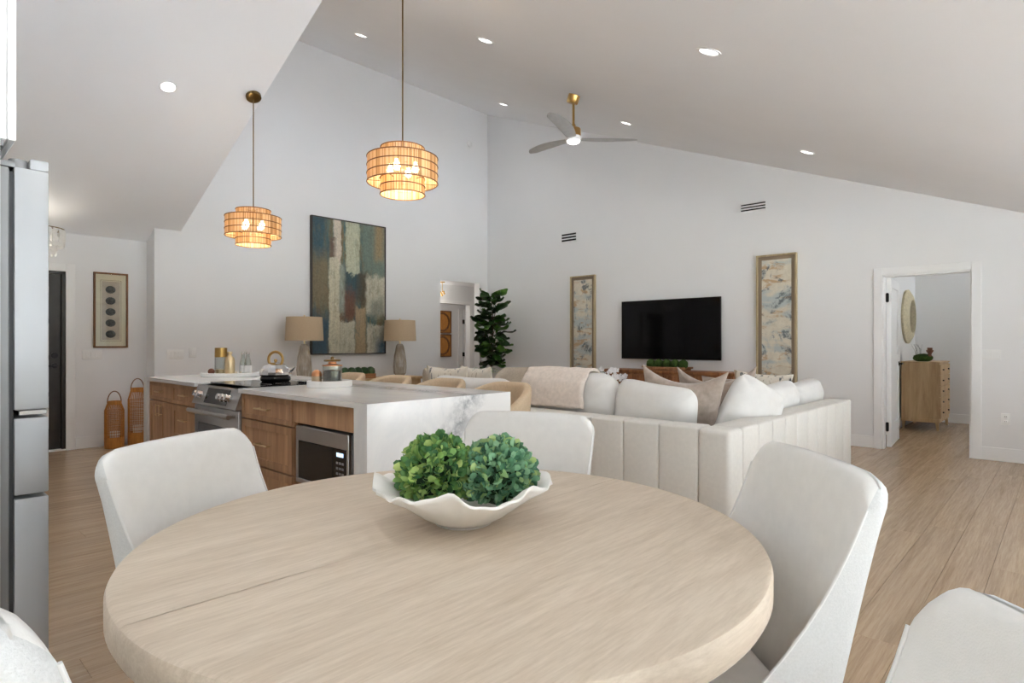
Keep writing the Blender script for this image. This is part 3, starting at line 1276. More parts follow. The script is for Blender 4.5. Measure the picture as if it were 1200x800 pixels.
# kettle
kt = thing('kettle', 'faceted chrome stove-top kettle with a gold ring handle on the cooktop', 'kettle', (-4.80, 2.28, IZ + .0045))
b = B()
b.lathe([(0, 0), (.105, 0), (.118, .012), (.120, .03), (.112, .045)], 28)
b.obj('base', 'black_gloss', kt, smooth=50)
b = B()
b.lathe([(.112, .045), (.128, .058), (.128, .078), (.112, .108), (.082, .138), (.045, .156), (0, .162)], 14)
b.obj('body', 'chrome', kt, smooth=10)
b = B()
b.ball((0, 0, .172), .014, 12, 8)
b.obj('lid_knob', 'brass', kt, smooth=60)
b = B()
rv = RTV
b.tube([rv * (.058 * math.cos(a)) + Vector((0, 0, .182 + .062 * math.sin(a))) for a in [PI * (-.25 + 1.5 * k / 20) for k in range(21)]], .011, 10)
b.obj('handle', 'brass', kt, smooth=60)
b = B()
b.tube([rv * .10 + Vector((0, 0, .085)), rv * .14 + Vector((0, 0, .10)), rv * .165 + Vector((0, 0, .125))], [.022, .016, .012], 12)
b.obj('spout', 'chrome', kt, smooth=60)
b = B()
b.lathe([(0, 0), (.035, 0), (.055, .012), (.05, .014), (.03, .006), (0, .006)], 24)
tag(b.obj('spoon_rest', 'chrome', smooth=50, loc=(-4.49, 2.36, IZ + .0045)), 'small dark metal spoon rest beside the kettle', 'dish')

# second tray with canister
b = B()
b.lathe([(0, 0), (.155, 0), (.160, .005), (.160, .045), (.153, .048), (.148, .018), (0, .018)], 56)
T2 = Vector((-3.98, 2.30, IZ))
tag(b.obj('marble_tray', 'marble_white', smooth=40, loc=T2), 'deep round white tray under the glass canister, next to the kettle', 'tray')
can = thing('glass_canister', 'lidded glass canister of dark coffee beans on the white tray', 'canister', T2 + RTV * .02 + Vector((0, 0, .0185)))
b = B()
b.lathe([(0, 0), (.066, 0), (.07, .006), (.07, .135), (.066, .137), (.066, .01), (0, .01)], 32)
b.obj('jar', 'clear_glass', can, smooth=50)
b = B()
b.lathe([(0, .011), (.064, .011), (.064, .095), (.05, .104), (0, .108)], 28)
b.obj('beans', 'granules', can, smooth=50)
b = B()
b.lathe([(.060, .134), (.072, .134), (.073, .142), (.060, .143), (.030, .150), (.028, .165), (0, .166)], 32)
b.obj('rim_collar', 'copper', can, smooth=50)
b = B()
b.lathe([(0, .168), (.058, .168), (.062, .174), (.058, .181), (.012, .184), (.012, .196), (.007, .204), (0, .205)], 32)
b.obj('lid', 'antique_brass', can, smooth=50)
t = thing('copper_jar', 'small glass jar with a domed copper lid beside the coffee canister', 'jar', T2 + RTV * -.095 + Vector((0, 0, .0185)))
b = B()
b.lathe([(0, 0), (.034, 0), (.036, .005), (.036, .060), (0, .060)], 24)
b.obj('jar', 'shade_linen', t, smooth=50)
b = B()
b.lathe([(.038, .060), (.038, .072), (.032, .090), (.014, .104), (0, .106)], 24)
b.obj('lid', 'copper', t, smooth=50)

# ================================================================ REFRIGERATOR AND CABINET
FX = -2.22
fr = thing('refrigerator', 'stainless steel french door refrigerator seen edge on beside a tall white panel', 'refrigerator', (FX, .36, 0))
b = B()
b.box((-.91, -.80, .03), (0, -.091, 1.745), .003, 1)
b.obj('body', 'fridge_side', fr)
b = B()
b.box((-.90, -.0905, .06), (-.010, -.0805, 1.735))
b.obj('gasket', 'rubber_grey', fr, smooth=0)


def fdoor(name, x0, x1, z0, z1):
    b = B()
    b.box((x0, -.080, z0), (x1, 0, z1), .004, 2)
    if z1 > 1.7:
        b.box((x0, -.044, z1 + .0005), (x1, 0, 1.778), .003, 2)
    return b.obj(name, 'fridge_steel', fr)


for x0, x1 in ((-.453, 0), (-.91, -.457)):
    d = fdoor('upper_door', x0, x1, 1.046, 1.748)
    B().box((x0 + .004, -.070, 1.030), (x1 - .001, -.004, 1.045), .002, 1).obj('pocket_handle', 'chrome', d)
fdoor('flex_drawer', -.91, 0, .800, 1.022)
fdoor('freezer_drawer', -.91, 0, .06, .788)
for x in (-.06, -.85):
    b = B()
    b.box((x - .05, -.13, 1.749), (x + .050, -.060, 1.766), .004, 2).cyl((x + .03, -.068, 1.749), (x + .03, -.068, 1.774), .022, seg=18)
    b.obj('hinge_cover', 'fridge_grey', fr)
b = B()
b.box((-.88, -.78, 0), (-.03, -.14, .03))
b.obj('foot_base', 'black_matte', fr, smooth=0)
tag(B().box((FX + .012, -.595, 0), (FX + .032, .246, 2.62), .002, 1).obj('fridge_side_panel', 'trim_paint'), 'tall white cabinet panel along the refrigerator side', 'panel')
uc = thing('upper_cabinet', 'white upper cabinet above the refrigerator', 'cabinet', (FX, 0, 1.80))
B().box((-.93, -.595, .02), (.011, .262, .82), .002, 1).obj('body', 'trim_paint', uc)
for x0, x1 in ((-.93, -.462), (-.458, .010)):
    B().box((x0, .264, .02), (x1, .284, .82), .003, 1).obj('door', 'trim_paint', uc)
B().box((-.9, .10, .0), (.008, .255, .018)).obj('filler', 'fridge_grey', uc, smooth=0)

# ================================================================ LIGHT FITTINGS


def on_main(x, y):
    return Vector((x, y, zm(x))), Vector((-S1, 0, -1)).normalized()


def on_left(x, y):
    return Vector((x, y, zl(x))), Vector((S2, 0, -1)).normalized()


def down_rot(nrm_):
    return Vector((0, 0, -1)).rotation_difference(nrm_).to_euler()


LENS = None


def recessed(pn, label):
    p, nrm_ = pn
    t = thing('recessed_light', label, 'ceiling light', p + nrm_ * .001, 0, 'recessed ceiling lights', rot=down_rot(nrm_))
    b = B()
    b.lathe([(.058, -.001), (.078, -.001), (.078, -.005), (.062, -.008), (.058, -.004)], 32, close=True)
    b.obj('trim_ring', 'trim_paint', t)
    b = B()
    b.lathe([(0, -.003), (.058, -.003), (.058, 0), (0, 0)], 32)
    b.obj('lens', 'lamp_lens', t)
    d = bpy.data.lights.new('recessed_lamp', 'AREA')
    d.shape = 'DISK'
    d.size = .11
    d.energy = LAMP_W
    d.color = (.96, .98, 1)
    d.spread = math.radians(150)
    lo = bpy.data.objects.new('recessed_lamp', d)
    COL.objects.link(lo)
    lo.parent = t
    lo.location = (0, 0, -.012)
    return t


for x, y, lab in ((-5.878, 3.79, 'round recessed ceiling light nearest the ceiling edge, above the painting wall'),
                  (-3.771, 3.701, 'round recessed ceiling light above the island stools, beside the hanging pendant rod'),
                  (-1.681, 3.649, 'round recessed ceiling light above the corner of the sectional sofa'),
                  (-6.415, 6.685, 'round recessed ceiling light beside the tall room corner'),
                  (-4.158, 6.613, 'round recessed ceiling light just beyond the ceiling fan, above the television'),
                  (-1.986, 6.62, 'round recessed ceiling light above the bedroom door side of the sloped ceiling')):
    recessed(on_main(x, y), lab)
recessed(on_left(-6.078, 1.866), 'round recessed ceiling light on the kitchen ceiling slope, beside the small pendant canopy')
# further unseen lamps, added for the light they give the room
for x, y, lab in ((-3.9, .3, 'added unseen recessed ceiling light over the floor between refrigerator and range'), (-1.7, .6, 'added unseen recessed ceiling light straight above the round dining table')):
    recessed(on_main(x, y), lab)


def pendant(label, x, y, z, s, ceil):
    t = thing('pendant_light', label, 'pendant', (x, y, z), 0, 'tiered rattan pendants over the island')
    t.scale = (s, s, s)
    tiers = [(.155, .075, .175), (.25, -.075, .105), (.158, -.160, -.045)]
    for R, za, zb in tiers:
        verts, faces = [], []
        N = int(R * 860)
        for i in range(N):
            a0 = 2 * PI * i / N
            a1 = 2 * PI * (i + .74) / N
            k = len(verts)
            for rr in (R, R - .003):
                for a in (a0, a1):
                    for zz in (za, zb):
                        verts.append((rr * math.cos(a), rr * math.sin(a), zz))
            faces += [(k, k + 2, k + 3, k + 1), (k + 4, k + 5, k + 7, k + 6), (k, k + 1, k + 5, k + 4), (k + 2, k + 6, k + 7, k + 3)]
        me = bpy.data.meshes.new('woven_band')
        me.from_pydata(verts, [], faces)
        me.materials.append(MATS['rattan'])
        o_ = bpy.data.objects.new('woven_band', me)
        COL.objects.link(o_)
        o_.parent = t
        nr = max(2, int(round((zb - za) / .06)) + 1)
        for k in range(nr):
            zz = za + (zb - za) * k / (nr - 1)
            b = B()
            b.tube([((R + .001) * math.cos(2 * PI * q / 64), (R + .001) * math.sin(2 * PI * q / 64), zz) for q in range(64)], .0042, 6, closed=True)
            b.obj('ring', 'frame_wood', o_, smooth=60)
    for R0, R1, zz in ((.158, .248, .100), (.160, .248, -.070)):
        for k in range(6):
            a = 2 * PI * k / 6
            b = B()
            b.tube([(R0 * math.cos(a), R0 * math.sin(a), zz), (R1 * math.cos(a), R1 * math.sin(a), zz)], .003, 6)
            b.obj('spoke', 'antique_brass', t)
    b = B()
    b.tube([(-.15, 0, .168), (.15, 0, .168)], .004, 6).tube([(0, -.15, .168), (0, .15, .168)], .004, 6)
    b.cyl((0, 0, .02), (0, 0, .18), .014, seg=12)
    for k in range(4):
        a = 2 * PI * k / 4 + .5
        b.tube([(0, 0, .04), (.075 * math.cos(a), .075 * math.sin(a), .04)], .007, 8)
    b.obj('lamp_holder', 'antique_brass', t)
    for k in range(4):
        a = 2 * PI * k / 4 + .5
        b = B()
        b.lathe([(0, -.045), (.018, -.038), (.026, -.018), (.022, .004), (.013, .022), (.013, .034), (0, .034)], 16, (.10 * math.cos(a), .10 * math.sin(a), .035))
        b.obj('bulb', 'bulb_warm', t, smooth=60)
    L = (ceil - z) / s
    b = B()
    b.cyl((0, 0, .17), (0, 0, L), .0055, seg=10)
    b.obj('rod', 'antique_brass', t, smooth=60)
    d = bpy.data.lights.new('pendant_lamp', 'POINT')
    d.energy = 3.6
    d.color = (1, .87, .68)
    d.shadow_soft_size = .05
    lo = bpy.data.objects.new('pendant_lamp', d)
    COL.objects.link(lo)
    lo.parent = t
    lo.location = (0, 0, -.01)
    return t, L


p1, L1 = pendant('tiered rattan pendant with a round brass canopy on the kitchen ceiling slope', -5.892, 2.573, 2.372, 1.03, zl(-5.892) - .02)
b = B()
b.lathe([(0, -.032), (.05, -.032), (.068, -.026), (.07, 0), (0, 0)], 32, (0, 0, L1 + .012), Matrix.Rotation(-math.atan(S2), 4, 'Y'))
b.obj('canopy', 'antique_brass', p1, smooth=50)
p2, L2 = pendant('tiered rattan pendant on a long rod nearer the dining table, beside the painting', -3.39, 2.52, 2.425, .965, zm(-3.39) - .01)
b = B()
b.lathe([(0, -.032), (.05, -.032), (.068, -.026), (.07, 0), (0, 0)], 32, (0, 0, L2 + .012), Matrix.Rotation(math.atan(S1), 4, 'Y'))
b.obj('canopy', 'antique_brass', p2, smooth=50)

# ceiling fan
fx, fy, fz = -4.095, 5.41, 3.50
fan = thing('ceiling_fan', 'three-blade white ceiling fan with brass motor, downrod and canopy', 'ceiling fan', (fx, fy, fz), 0)
b = B()
b.lathe([(0, -.06), (.058, -.06), (.066, -.05), (.066, .045), (0, .045)], 36, (0, 0, zm(fx) - fz - .035), Matrix.Rotation(math.atan(S1), 4, 'Y'))
b.obj('canopy', 'brass', fan, smooth=40)
b = B()
b.cyl((0, 0, .17), (0, 0, zm(fx) - fz - .03), .013, seg=14).lathe([(.013, .22), (.024, .20), (.026, .168)], 20)
b.obj('downrod', 'brass', fan, smooth=50)
b = B()
b.lathe([(0, .172), (.05, .172), (.078, .160), (.084, .145), (.084, .075), (.078, .068), (0, .068)], 40)
b.obj('motor', 'brass', fan, smooth=40)
b = B()
b.lathe([(0, .068), (.092, .068), (.095, .050), (.080, .022), (0, .022)], 40)
b.obj('blade_hub', 'trim_paint', fan, smooth=40)
b = B()
b.lathe([(0, -.004), (.05, -.002), (.068, .008), (.072, .024), (0, .024)], 36)
b.obj('light_lens', 'lamp_lens', fan, smooth=50)
for ang in (52, 172, 288):
    M = Matrix.Rotation(math.radians(ang), 4, 'Z')
    rows = []
    n = 22
    for i in range(n + 1):
        u = i / n
        r = .05 + u * .70
        wd = .045 + .035 * math.sin(PI * min(1, u * .9 + .05)) if u < .93 else .045 + .035 * math.sin(PI * .887) - (u - .93) * .55
        pitch = math.radians(7) * (.4 + .6 * u)
        zc = .045 + .03 * math.sin(u * PI * .5)
        sw = .03 * math.sin(u * PI)
        row = []
        for k, (q, th) in enumerate(((-1, 0), (-.6, .006), (0, .008), (.6, .006), (1, 0), (.6, -.006), (0, -.008), (-.6, -.006))):
            row.append(M @ Vector((r, q * wd * math.cos(pitch) + sw, zc + q * wd * math.sin(pitch) + th)))
        rows.append(row)
    b = B()
    vs_ = b.grid(rows, close_u=True)
    b.bm.faces.new(vs_[-1])
    b.bm.faces.new(list(reversed(vs_[0])))
    b.obj('blade', 'fan_blade', fan, smooth=50, recalc=True)

# capiz chandelier in the entry, half hidden by the refrigerator
chd = thing('capiz_chandelier', 'white capiz shell chandelier hanging in the entry, partly behind the refrigerator', 'chandelier', (-8.0, 1.19, 2.34))
b = B()
for R, zz in ((.24, .12), (.17, .12), (.09, .12)):
    b.tube([(R * math.cos(2 * PI * q / 40), R * math.sin(2 * PI * q / 40), zz) for q in range(40)], .006, 6, closed=True)
b.tube([(-.24, 0, .12), (.24, 0, .12)], .005, 6).tube([(0, -.24, .12), (0, .24, .12)], .005, 6)
b.cyl((0, 0, .12), (0, 0, zl(-8.0) - 2.34), .008, seg=10)
b.obj('frame', 'antique_brass', chd)
dm = None
for R, n_, rows_ in ((.24, 22, 4), (.17, 15, 6), (.09, 8, 7)):
    for k in range(n_):
        a = 2 * PI * k / n_
        for r_ in range(rows_):
            if dm is None:
                b = B()
                b.lathe([(0, -.0012), (.030, -.0012), (.030, .0012), (0, .0012)], 12, (0, 0, 0), Matrix.Rotation(PI / 2, 4, 'X'))
                e = b.obj('shell_disc', 'capiz', chd)
                dm = e.data
            else:
                e = bpy.data.objects.new('shell_disc', dm)
                COL.objects.link(e)
                e.parent = chd
            e.location = (R * math.cos(a), R * math.sin(a), .09 - r_ * .045)
            e.rotation_euler = (random.uniform(-.1, .1), 0, a + PI / 2 + random.uniform(-.5, .5))
d = bpy.data.lights.new('chandelier_lamp', 'POINT')
d.energy = 1.8
d.color = (1, .92, .8)
d.shadow_soft_size = .06
lo = bpy.data.objects.new('chandelier_lamp', d)
COL.objects.link(lo)
lo.parent = chd
lo.location = (0, 0, .03)

# ================================================================ WALL THINGS


def art_painting():
    t = NT('abstract_painting')
    c = t.coord('Object')
    sp = t.n('SeparateXYZ')
    t.l(c, sp.inputs[0])
    wv = t.coord('Object', scale=(5, 5, .9))
    wob = t.math('MULTIPLY', t.math('SUBTRACT', t.noise(t.coord('Object', scale=(3, 3, 3)), 2.6, 9, .68), .5), .22)
    U = t.math('ADD', t.math('DIVIDE', sp.outputs['Y'], 1.306), t.math('MULTIPLY', wob, .32))       # 0 left .. 1 right
    V = t.math('ADD', t.math('DIVIDE', sp.outputs['Z'], 2.06), t.math('MULTIPLY', wob, .8))        # 0 bottom .. 1 top
    n1 = t.noise(wv, 2.0, 8, .65, .3)
    n2 = t.noise(t.coord('Object', scale=(2, 2, 1)), 3.5, 8, .7, .4)
    base = t.ramp(n1, [(.28, srgb(38, 66, 84)), (.42, srgb(78, 104, 104)), (.50, srgb(112, 114, 92)), (.58, srgb(108, 90, 66)), (.70, srgb(150, 146, 120))])

    def mask(u0, u1, v0, v1, soft=.03):
        def edge(x, a, sgn):
            m = t.n('MapRange')
            m.interpolation_type = 'SMOOTHSTEP'
            t.l(x, m.inputs[0])
            m.inputs[1].default_value = a - soft / 2
            m.inputs[2].default_value = a + soft / 2
            m.inputs[3].default_value = 0 if sgn > 0 else 1
            m.inputs[4].default_value = 1 if sgn > 0 else 0
            return m.outputs[0]
        return t.math('MULTIPLY', t.math('MULTIPLY', edge(U, u0, 1), edge(U, u1, -1)), t.math('MULTIPLY', edge(V, v0, 1), edge(V, v1, -1)))

    n3 = t.noise(t.coord('Object', scale=(9, 9, 2.2)), 1.6, 9, .72, .5)
    spk = t.ramp(t.math('ADD', t.math('MULTIPLY', n2, .5), t.math('MULTIPLY', n3, .5)), [(.34, (.30, .30, .30)), (.50, (1, 1, 1))])
    col = base
    for (u0, u1, v0, v1, s_), cc in (
            ((-.2, .20, .70, 1.2, .15), srgb(50, 84, 100)), ((-.2, .24, .32, .72, .20), srgb(122, 110, 86)), ((-.2, .24, -.2, .30, .15), srgb(50, 78, 98)),
            ((.66, 1.2, .60, 1.2, .10), srgb(112, 128, 120)), ((.84, .97, .72, 1.1, .10), srgb(152, 132, 98)), ((.38, .66, .42, .68, .12), srgb(46, 72, 82)),
            ((.36, .58, .25, .48, .12), srgb(106, 70, 56)), ((.60, .74, .38, .62, .08), srgb(74, 66, 52)), ((.28, .38, .66, 1.2, .02), srgb(208, 196, 182)),
            ((.23, .30, .70, .86, .05), srgb(104, 80, 68)), ((.22, .36, -.2, .70, .02), srgb(198, 193, 173)), ((.36, .42, .30, .68, .05), srgb(150, 160, 150)),
            ((.44, .63, .60, 1.2, .03), srgb(188, 190, 168)), ((.72, 1.2, .30, .60, .05), srgb(194, 190, 174)), ((.78, .98, .28, .42, .10), srgb(130, 132, 120)),
            ((.36, .56, -.2, .24, .03), srgb(188, 185, 169)), ((.57, .71, -.2, .36, .03), srgb(164, 143, 114)), ((.73, 1.2, -.2, .22, .03), srgb(196, 193, 179)), ((.86, 1.3, -.2, .14, .16), srgb(44, 84, 112))):
        k = t.math('MULTIPLY', mask(u0, u1, v0, v1, s_), t.math('MULTIPLY', spk, .92))
        col = t.mix(k, col, cc)
    streak = t.ramp(t.noise(t.coord('Object', scale=(16, 16, 1.2)), 2.4, 6, .7), [(.3, (.62, .64, .64)), (.65, (1.08, 1.06, 1.02))])
    col = t.mix(.35, col, streak, 'MULTIPLY')
    grit = t.ramp(t.noise(t.coord('Object'), 34, 6, .75), [(.35, (.80, .78, .74)), (.62, (1.25, 1.24, 1.20))])
    col = t.mix(.8, col, grit, 'MULTIPLY')
    t.set(col, .55)
    t.bump(n2, .3, .004)


art_painting()
pt = thing('abstract_painting', 'large abstract canvas of teal, cream and rust streaks in a thin dark frame', 'painting', (XP + .003, 4.414, 1.07))
B().box((.012, .012, .012), (.040, 1.294, 2.048)).obj('canvas', 'abstract_painting', pt, smooth=0)
plain('dark_frame', (.035, .025, .022), .4)
b = B()
for y0, y1, z0, z1 in ((0, .016, 0, 2.06), (1.29, 1.306, 0, 2.06), (.016, 1.29, 0, .016), (.016, 1.29, 2.044, 2.06)):
    b.box((0, y0, z0), (.052, y1, z1))
b.obj('frame', 'dark_frame', pt, smooth=0)


def art_land(name, off):
    t = NT(name)
    # wide brushed bands of slate, ochre and pale blue on cream
    cs = t.coord('Object', scale=(1.6, 1, 1.5), loc=(off, 0, off))
    n1 = t.noise(cs, 2.2, 7, .62, 1.4)
    n2 = t.noise(cs, 9.0, 6, .7, .8)
    band = t.noise(t.coord('Object', scale=(.5, 1, 2.6), loc=(off * 2, 0, off)), 1.5, 3, .55, .6)
    col = t.ramp(n2, [(.3, srgb(206, 198, 180)), (.7, srgb(226, 219, 203))])
    blue = t.ramp(t.math('ADD', t.math('MULTIPLY', band, .6), t.math('MULTIPLY', n1, .4)), [(.47, (0, 0, 0)), (.55, (1, 1, 1))])
    col = t.mix(t.math('MULTIPLY', blue, .8), col, srgb(178, 190, 192))
    och = t.ramp(t.noise(t.coord('Object', scale=(1.2, 1, 3.2), loc=(off * 3, 0, 1)), 2.0, 7, .65, 1.2), [(.53, (0, 0, 0)), (.60, (1, 1, 1))])
    col = t.mix(t.math('MULTIPLY', och, .8), col, srgb(186, 150, 106))
    dk = t.ramp(t.math('ADD', t.math('MULTIPLY', n1, .65), t.math('MULTIPLY', n2, .35)), [(.53, (0, 0, 0)), (.60, (1, 1, 1))])
    col = t.mix(t.math('MULTIPLY', dk, .85), col, srgb(84, 92, 98))
    t.set(col, .7)


art_land('art_land_a', 3.1)
art_land('art_land_b', 7.7)


def tall_art(name, label, x0, x1, z0, z1, mat):
    t = thing(name, label, 'painting', (x0, YW - .003, z0), 0, 'tall narrow paintings flanking the television')
    W2, H2 = x1 - x0, z1 - z0
    B().box((.02, -.022, .02), (W2 - .02, -.002, H2 - .02)).obj('backing', 'taupe_paint', t, smooth=0)
    B().box((.068, -.028, .068), (W2 - .068, -.022, H2 - .068)).obj('canvas', mat, t, smooth=0)
    for a, c_ in (((0, 0), (.02, H2)), ((W2 - .02, 0), (W2, H2)), ((.02, 0), (W2 - .02, .02)), ((.02, H2 - .02), (W2 - .02, H2))):
        B().box((a[0], -.05, a[1]), (c_[0], 0, c_[1]), .002, 1).obj('frame_bar', 'frame_gold', t)
    return t


plain('taupe_paint', srgb(142, 126, 106), .8)
tall_art('tall_painting', 'tall narrow misty landscape painting in a gold frame beside the fiddle-leaf tree', -6.168, -5.665, .50, 2.362, 'art_land_a')
tall_art('tall_painting', 'tall narrow misty landscape painting in a gold frame between television and bedroom door', -3.055, -2.545, .50, 2.403, 'art_land_b')

# television
tv = thing('television', 'large black flat-screen television on the wall above the wooden console', 'television', (-5.14, YW - .004, .998))
TW, TVH = 1.607, .893
B().box((.35, -.035, .2), (TW - .35, 0, TVH - .2), .004, 1).obj('wall_mount', 'black_matte', tv)
B().box((0, -.062, 0), (TW, -.035, TVH), .004, 2).obj('casing', 'black_matte', tv)
B().box((.008, -.0635, .012), (TW - .008, -.0615, TVH - .008)).obj('screen', 'tv_screen', tv, smooth=0)

# air vents
for x0, x1, z0, z1, lab in ((-6.389, -6.06, 2.955, 3.125, 'small white wall vent with dark slots above the painting by the tree'), (-3.285, -2.935, 3.008, 3.142, 'white wall vent with dark slots high above the painting near the bedroom door')):
    t = thing('wall_vent', lab, 'vent', (x0, YW - .002, z0), 0, 'wall vents')
    W2, H2 = x1 - x0, z1 - z0
    B().box((.0, -.006, 0), (W2, 0, H2), .002, 1).obj('plate', 'wall_paint', t)
    B().box((.012, -.0075, .012), (W2 - .012, -.0055, H2 - .012)).obj('duct', 'black_matte', t, smooth=0)
    for k in range(4):
        zc = .012 + (H2 - .024) * (k / 3)
        hw = .009 if k in (0, 3) else .009
        B().box((.008, -.013, max(.004, zc - hw)), (W2 - .008, -.007, min(H2 - .004, zc + hw)), .001, 1).obj('slat', 'wall_paint', t)

# smoke sensor high on the painting wall
b = B()
b.lathe([(0, .03), (.035, .03), (.055, .02), (.06, 0), (0, 0)], 24, (0, 0, 0), Matrix.Rotation(PI / 2, 4, 'Y'))
tag(b.obj('wall_sensor', 'plastic_white', smooth=40, loc=(XP + .001, 7.62, 4.96)), 'small round white sensor high on the wall by the room corner', 'sensor')


def plate(name, label, loc, w_, h_, axis, rockers, outlet=False):
    """switch or outlet plate; axis 'x' on an x plane facing +x, 'y' on a y plane facing -y"""
    t = thing(name, label, 'switch' if not outlet else 'outlet', loc, PI / 2 if axis == 'x' else 0)
    # local: width along x, facing -y
    B().box((-w_ / 2, -.006, -h_ / 2), (w_ / 2, 0, h_ / 2), .003, 2).obj('plate', 'plastic_white', t)
    if outlet:
        for z in (-.026, .026):
            s_ = B().box((-.017, -.0085, z - .015), (.017, -.005, z + .015), .004, 2).obj('socket', 'plastic_white', t)
            for xx in (-.006, .006):
                B().box((xx - .0015, -.0092, z - .003), (xx + .0015, -.0084, z + .007)).obj('slot', 'black_matte', s_, smooth=0)
    else:
        for k in range(rockers):
            xx = (k - (rockers - 1) / 2) * .046
            B().box((xx - .016, -.0095, -.034), (xx + .016, -.005, .034), .002, 1).obj('rocker', 'plastic_white', t)
    return t


plate('light_switch', 'white three-gang light switch plate beside the bedroom door', (-.605, YW - .001, 1.115), .163, .115, 'y', 3)
plate('wall_outlet', 'white wall outlet low beside the bedroom door', (-.485, YW - .001, .445), .075, .118, 'y', 0, True)
plate('light_switch', 'white two-gang light switch under the framed shells in the entry', (XE + .001, 1.79, 1.105), .20, .115, 'x', 3)
plate('light_switch', 'white three-gang switch plate on the wall above the far end of the island', (XP + .001, 2.60, 1.10), .20, .115, 'x', 3)
plate('wall_control', 'white single wall control beside the three-gang switch above the island', (XP + .001, 2.80, 1.12), .085, .125, 'x', 1)['category'] = 'switch'

# framed shell print in the entry
fp = thing('framed_print', 'tall wood-framed print of five dark shells on cream mat in the entry', 'picture', (XE + .002, 1.80, 1.185))
PWD, PH = .355, .905
B().box((0, .01, .01), (.014, PWD - .01, PH - .01)).obj('mat', 'mat_cream', fp, smooth=0)
ins = B().box((.013, .085, .095), (.016, PWD - .085, PH - .105)).obj('inner_panel', 'mat_inner', fp, smooth=0)
b = B()
for y0, y1, z0, z1 in ((.070, .073, .08, PH - .09), (PWD - .073, PWD - .070, .08, PH - .09), (.070, PWD - .07, .08, .083), (.070, PWD - .07, PH - .093, PH - .09)):
    b.box((.013, y0, z0), (.0155, y1, z1))
b.obj('mat_line', 'frame_wood', fp, smooth=0)
plain('shell_dark', (.06, .062, .058), .6, var=.5, scale=40)
for k in range(5):
    b = B()
    b.lathe([(0, .010), (.030, .008), (.046, .003), (.050, 0), (0, 0)], 24, (.016, PWD / 2 - .004, .165 + k * .134), Matrix.Rotation(PI / 2, 4, 'Y') @ Matrix.Diagonal((.9, 1.05, 1, 1)))
    b.obj('shell', 'shell_dark', fp, smooth=50)
for y0, y1, z0, z1 in ((0, .02, 0, PH), (PWD - .02, PWD, 0, PH), (.02, PWD - .02, 0, .02), (.02, PWD - .02, PH - .02, PH)):
    B().box((0, y0, z0), (.032, y1, z1), .002, 1).obj('frame_bar', 'frame_wood', fp)
B().box((.0215, .018, .018), (.0225, PWD - .018, PH - .018)).obj('glazing', 'pane_glass', fp, smooth=0)

# carved panels seen through the hall
for k, z in enumerate((.92, 1.475)):
    t = thing('carved_panel', ('lower' if k == 0 else 'upper') + ' carved square wooden panel with a circle, seen through the hall doorway', 'wall art', (RX + .002, 8.88, z), 0, 'carved panels in the room beyond the hall')
    B().box((0, 0, 0), (.02, .55, .53), .003, 1).obj('board', 'wicker_tan', t)
    b = B()
    b.lathe([(.185, .0), (.225, .0), (.225, .012), (.185, .012)], 40, (.02, .275, .265), Matrix.Rotation(PI / 2, 4, 'Y'), close=True)
    b.obj('circle', 'frame_wood', t, smooth=40)
    for y0, y1, z0, z1 in ((0, .025, 0, .53), (.525, .55, 0, .53), (.025, .525, 0, .025), (.025, .525, .505, .53)):
        B().box((.018, y0, z0), (.034, y1, z1), .002, 1).obj('frame_bar', 'frame_wood', t)
t = thing('hall_light', 'small gold ceiling light in the hallway opening', 'ceiling light', (-8.95, 7.60, 2.44))
b = B()
b.lathe([(0, -.02), (.05, -.02), (.055, 0), (0, 0)], 20).cyl((0, 0, -.02), (0, 0, -.20), .007, seg=8)
b.obj('mount', 'brass', t, smooth=40)
for k in range(5):
    a = 2 * PI * k / 5
    b = B()
    b.ball((.04 * math.cos(a), .04 * math.sin(a), -.20 - .03 * (k % 3)), .022, 12, 8)
    b.obj('globe', 'bulb_soft' if 'bulb_soft' in MATS else 'brass', t, smooth=60)
d = bpy.data.lights.new('hall_lamp', 'POINT')
d.energy = 5
d.color = (1, .93, .84)
d.shadow_soft_size = .08
lo = bpy.data.objects.new('hall_lamp', d)
COL.objects.link(lo)
lo.location = (-8.9, 7.3, 2.0)
lo.parent = t
lo.location = (.0, -.15, -.34)

t = thing('fill_light', 'added flat round ceiling light, unseen, brightening the room beyond the hallway', 'ceiling light', (-10.0, 8.3, 2.44))
b = B()  # lamp added out of view to lift the dark room beyond the hall
b.lathe([(0, -.05), (.12, -.05), (.15, -.03), (.15, 0), (0, 0)], 28)
b.obj('diffuser', 'lamp_lens', t, smooth=40)
d = bpy.data.lights.new('fill_lamp', 'POINT')
d.energy = 4
d.color = (1, .95, .9)
d.shadow_soft_size = .1
lo = bpy.data.objects.new('fill_lamp', d)
COL.objects.link(lo)
lo.parent = t
lo.location = (0, 0, -.2)

# ================================================================ LIVING ROOM


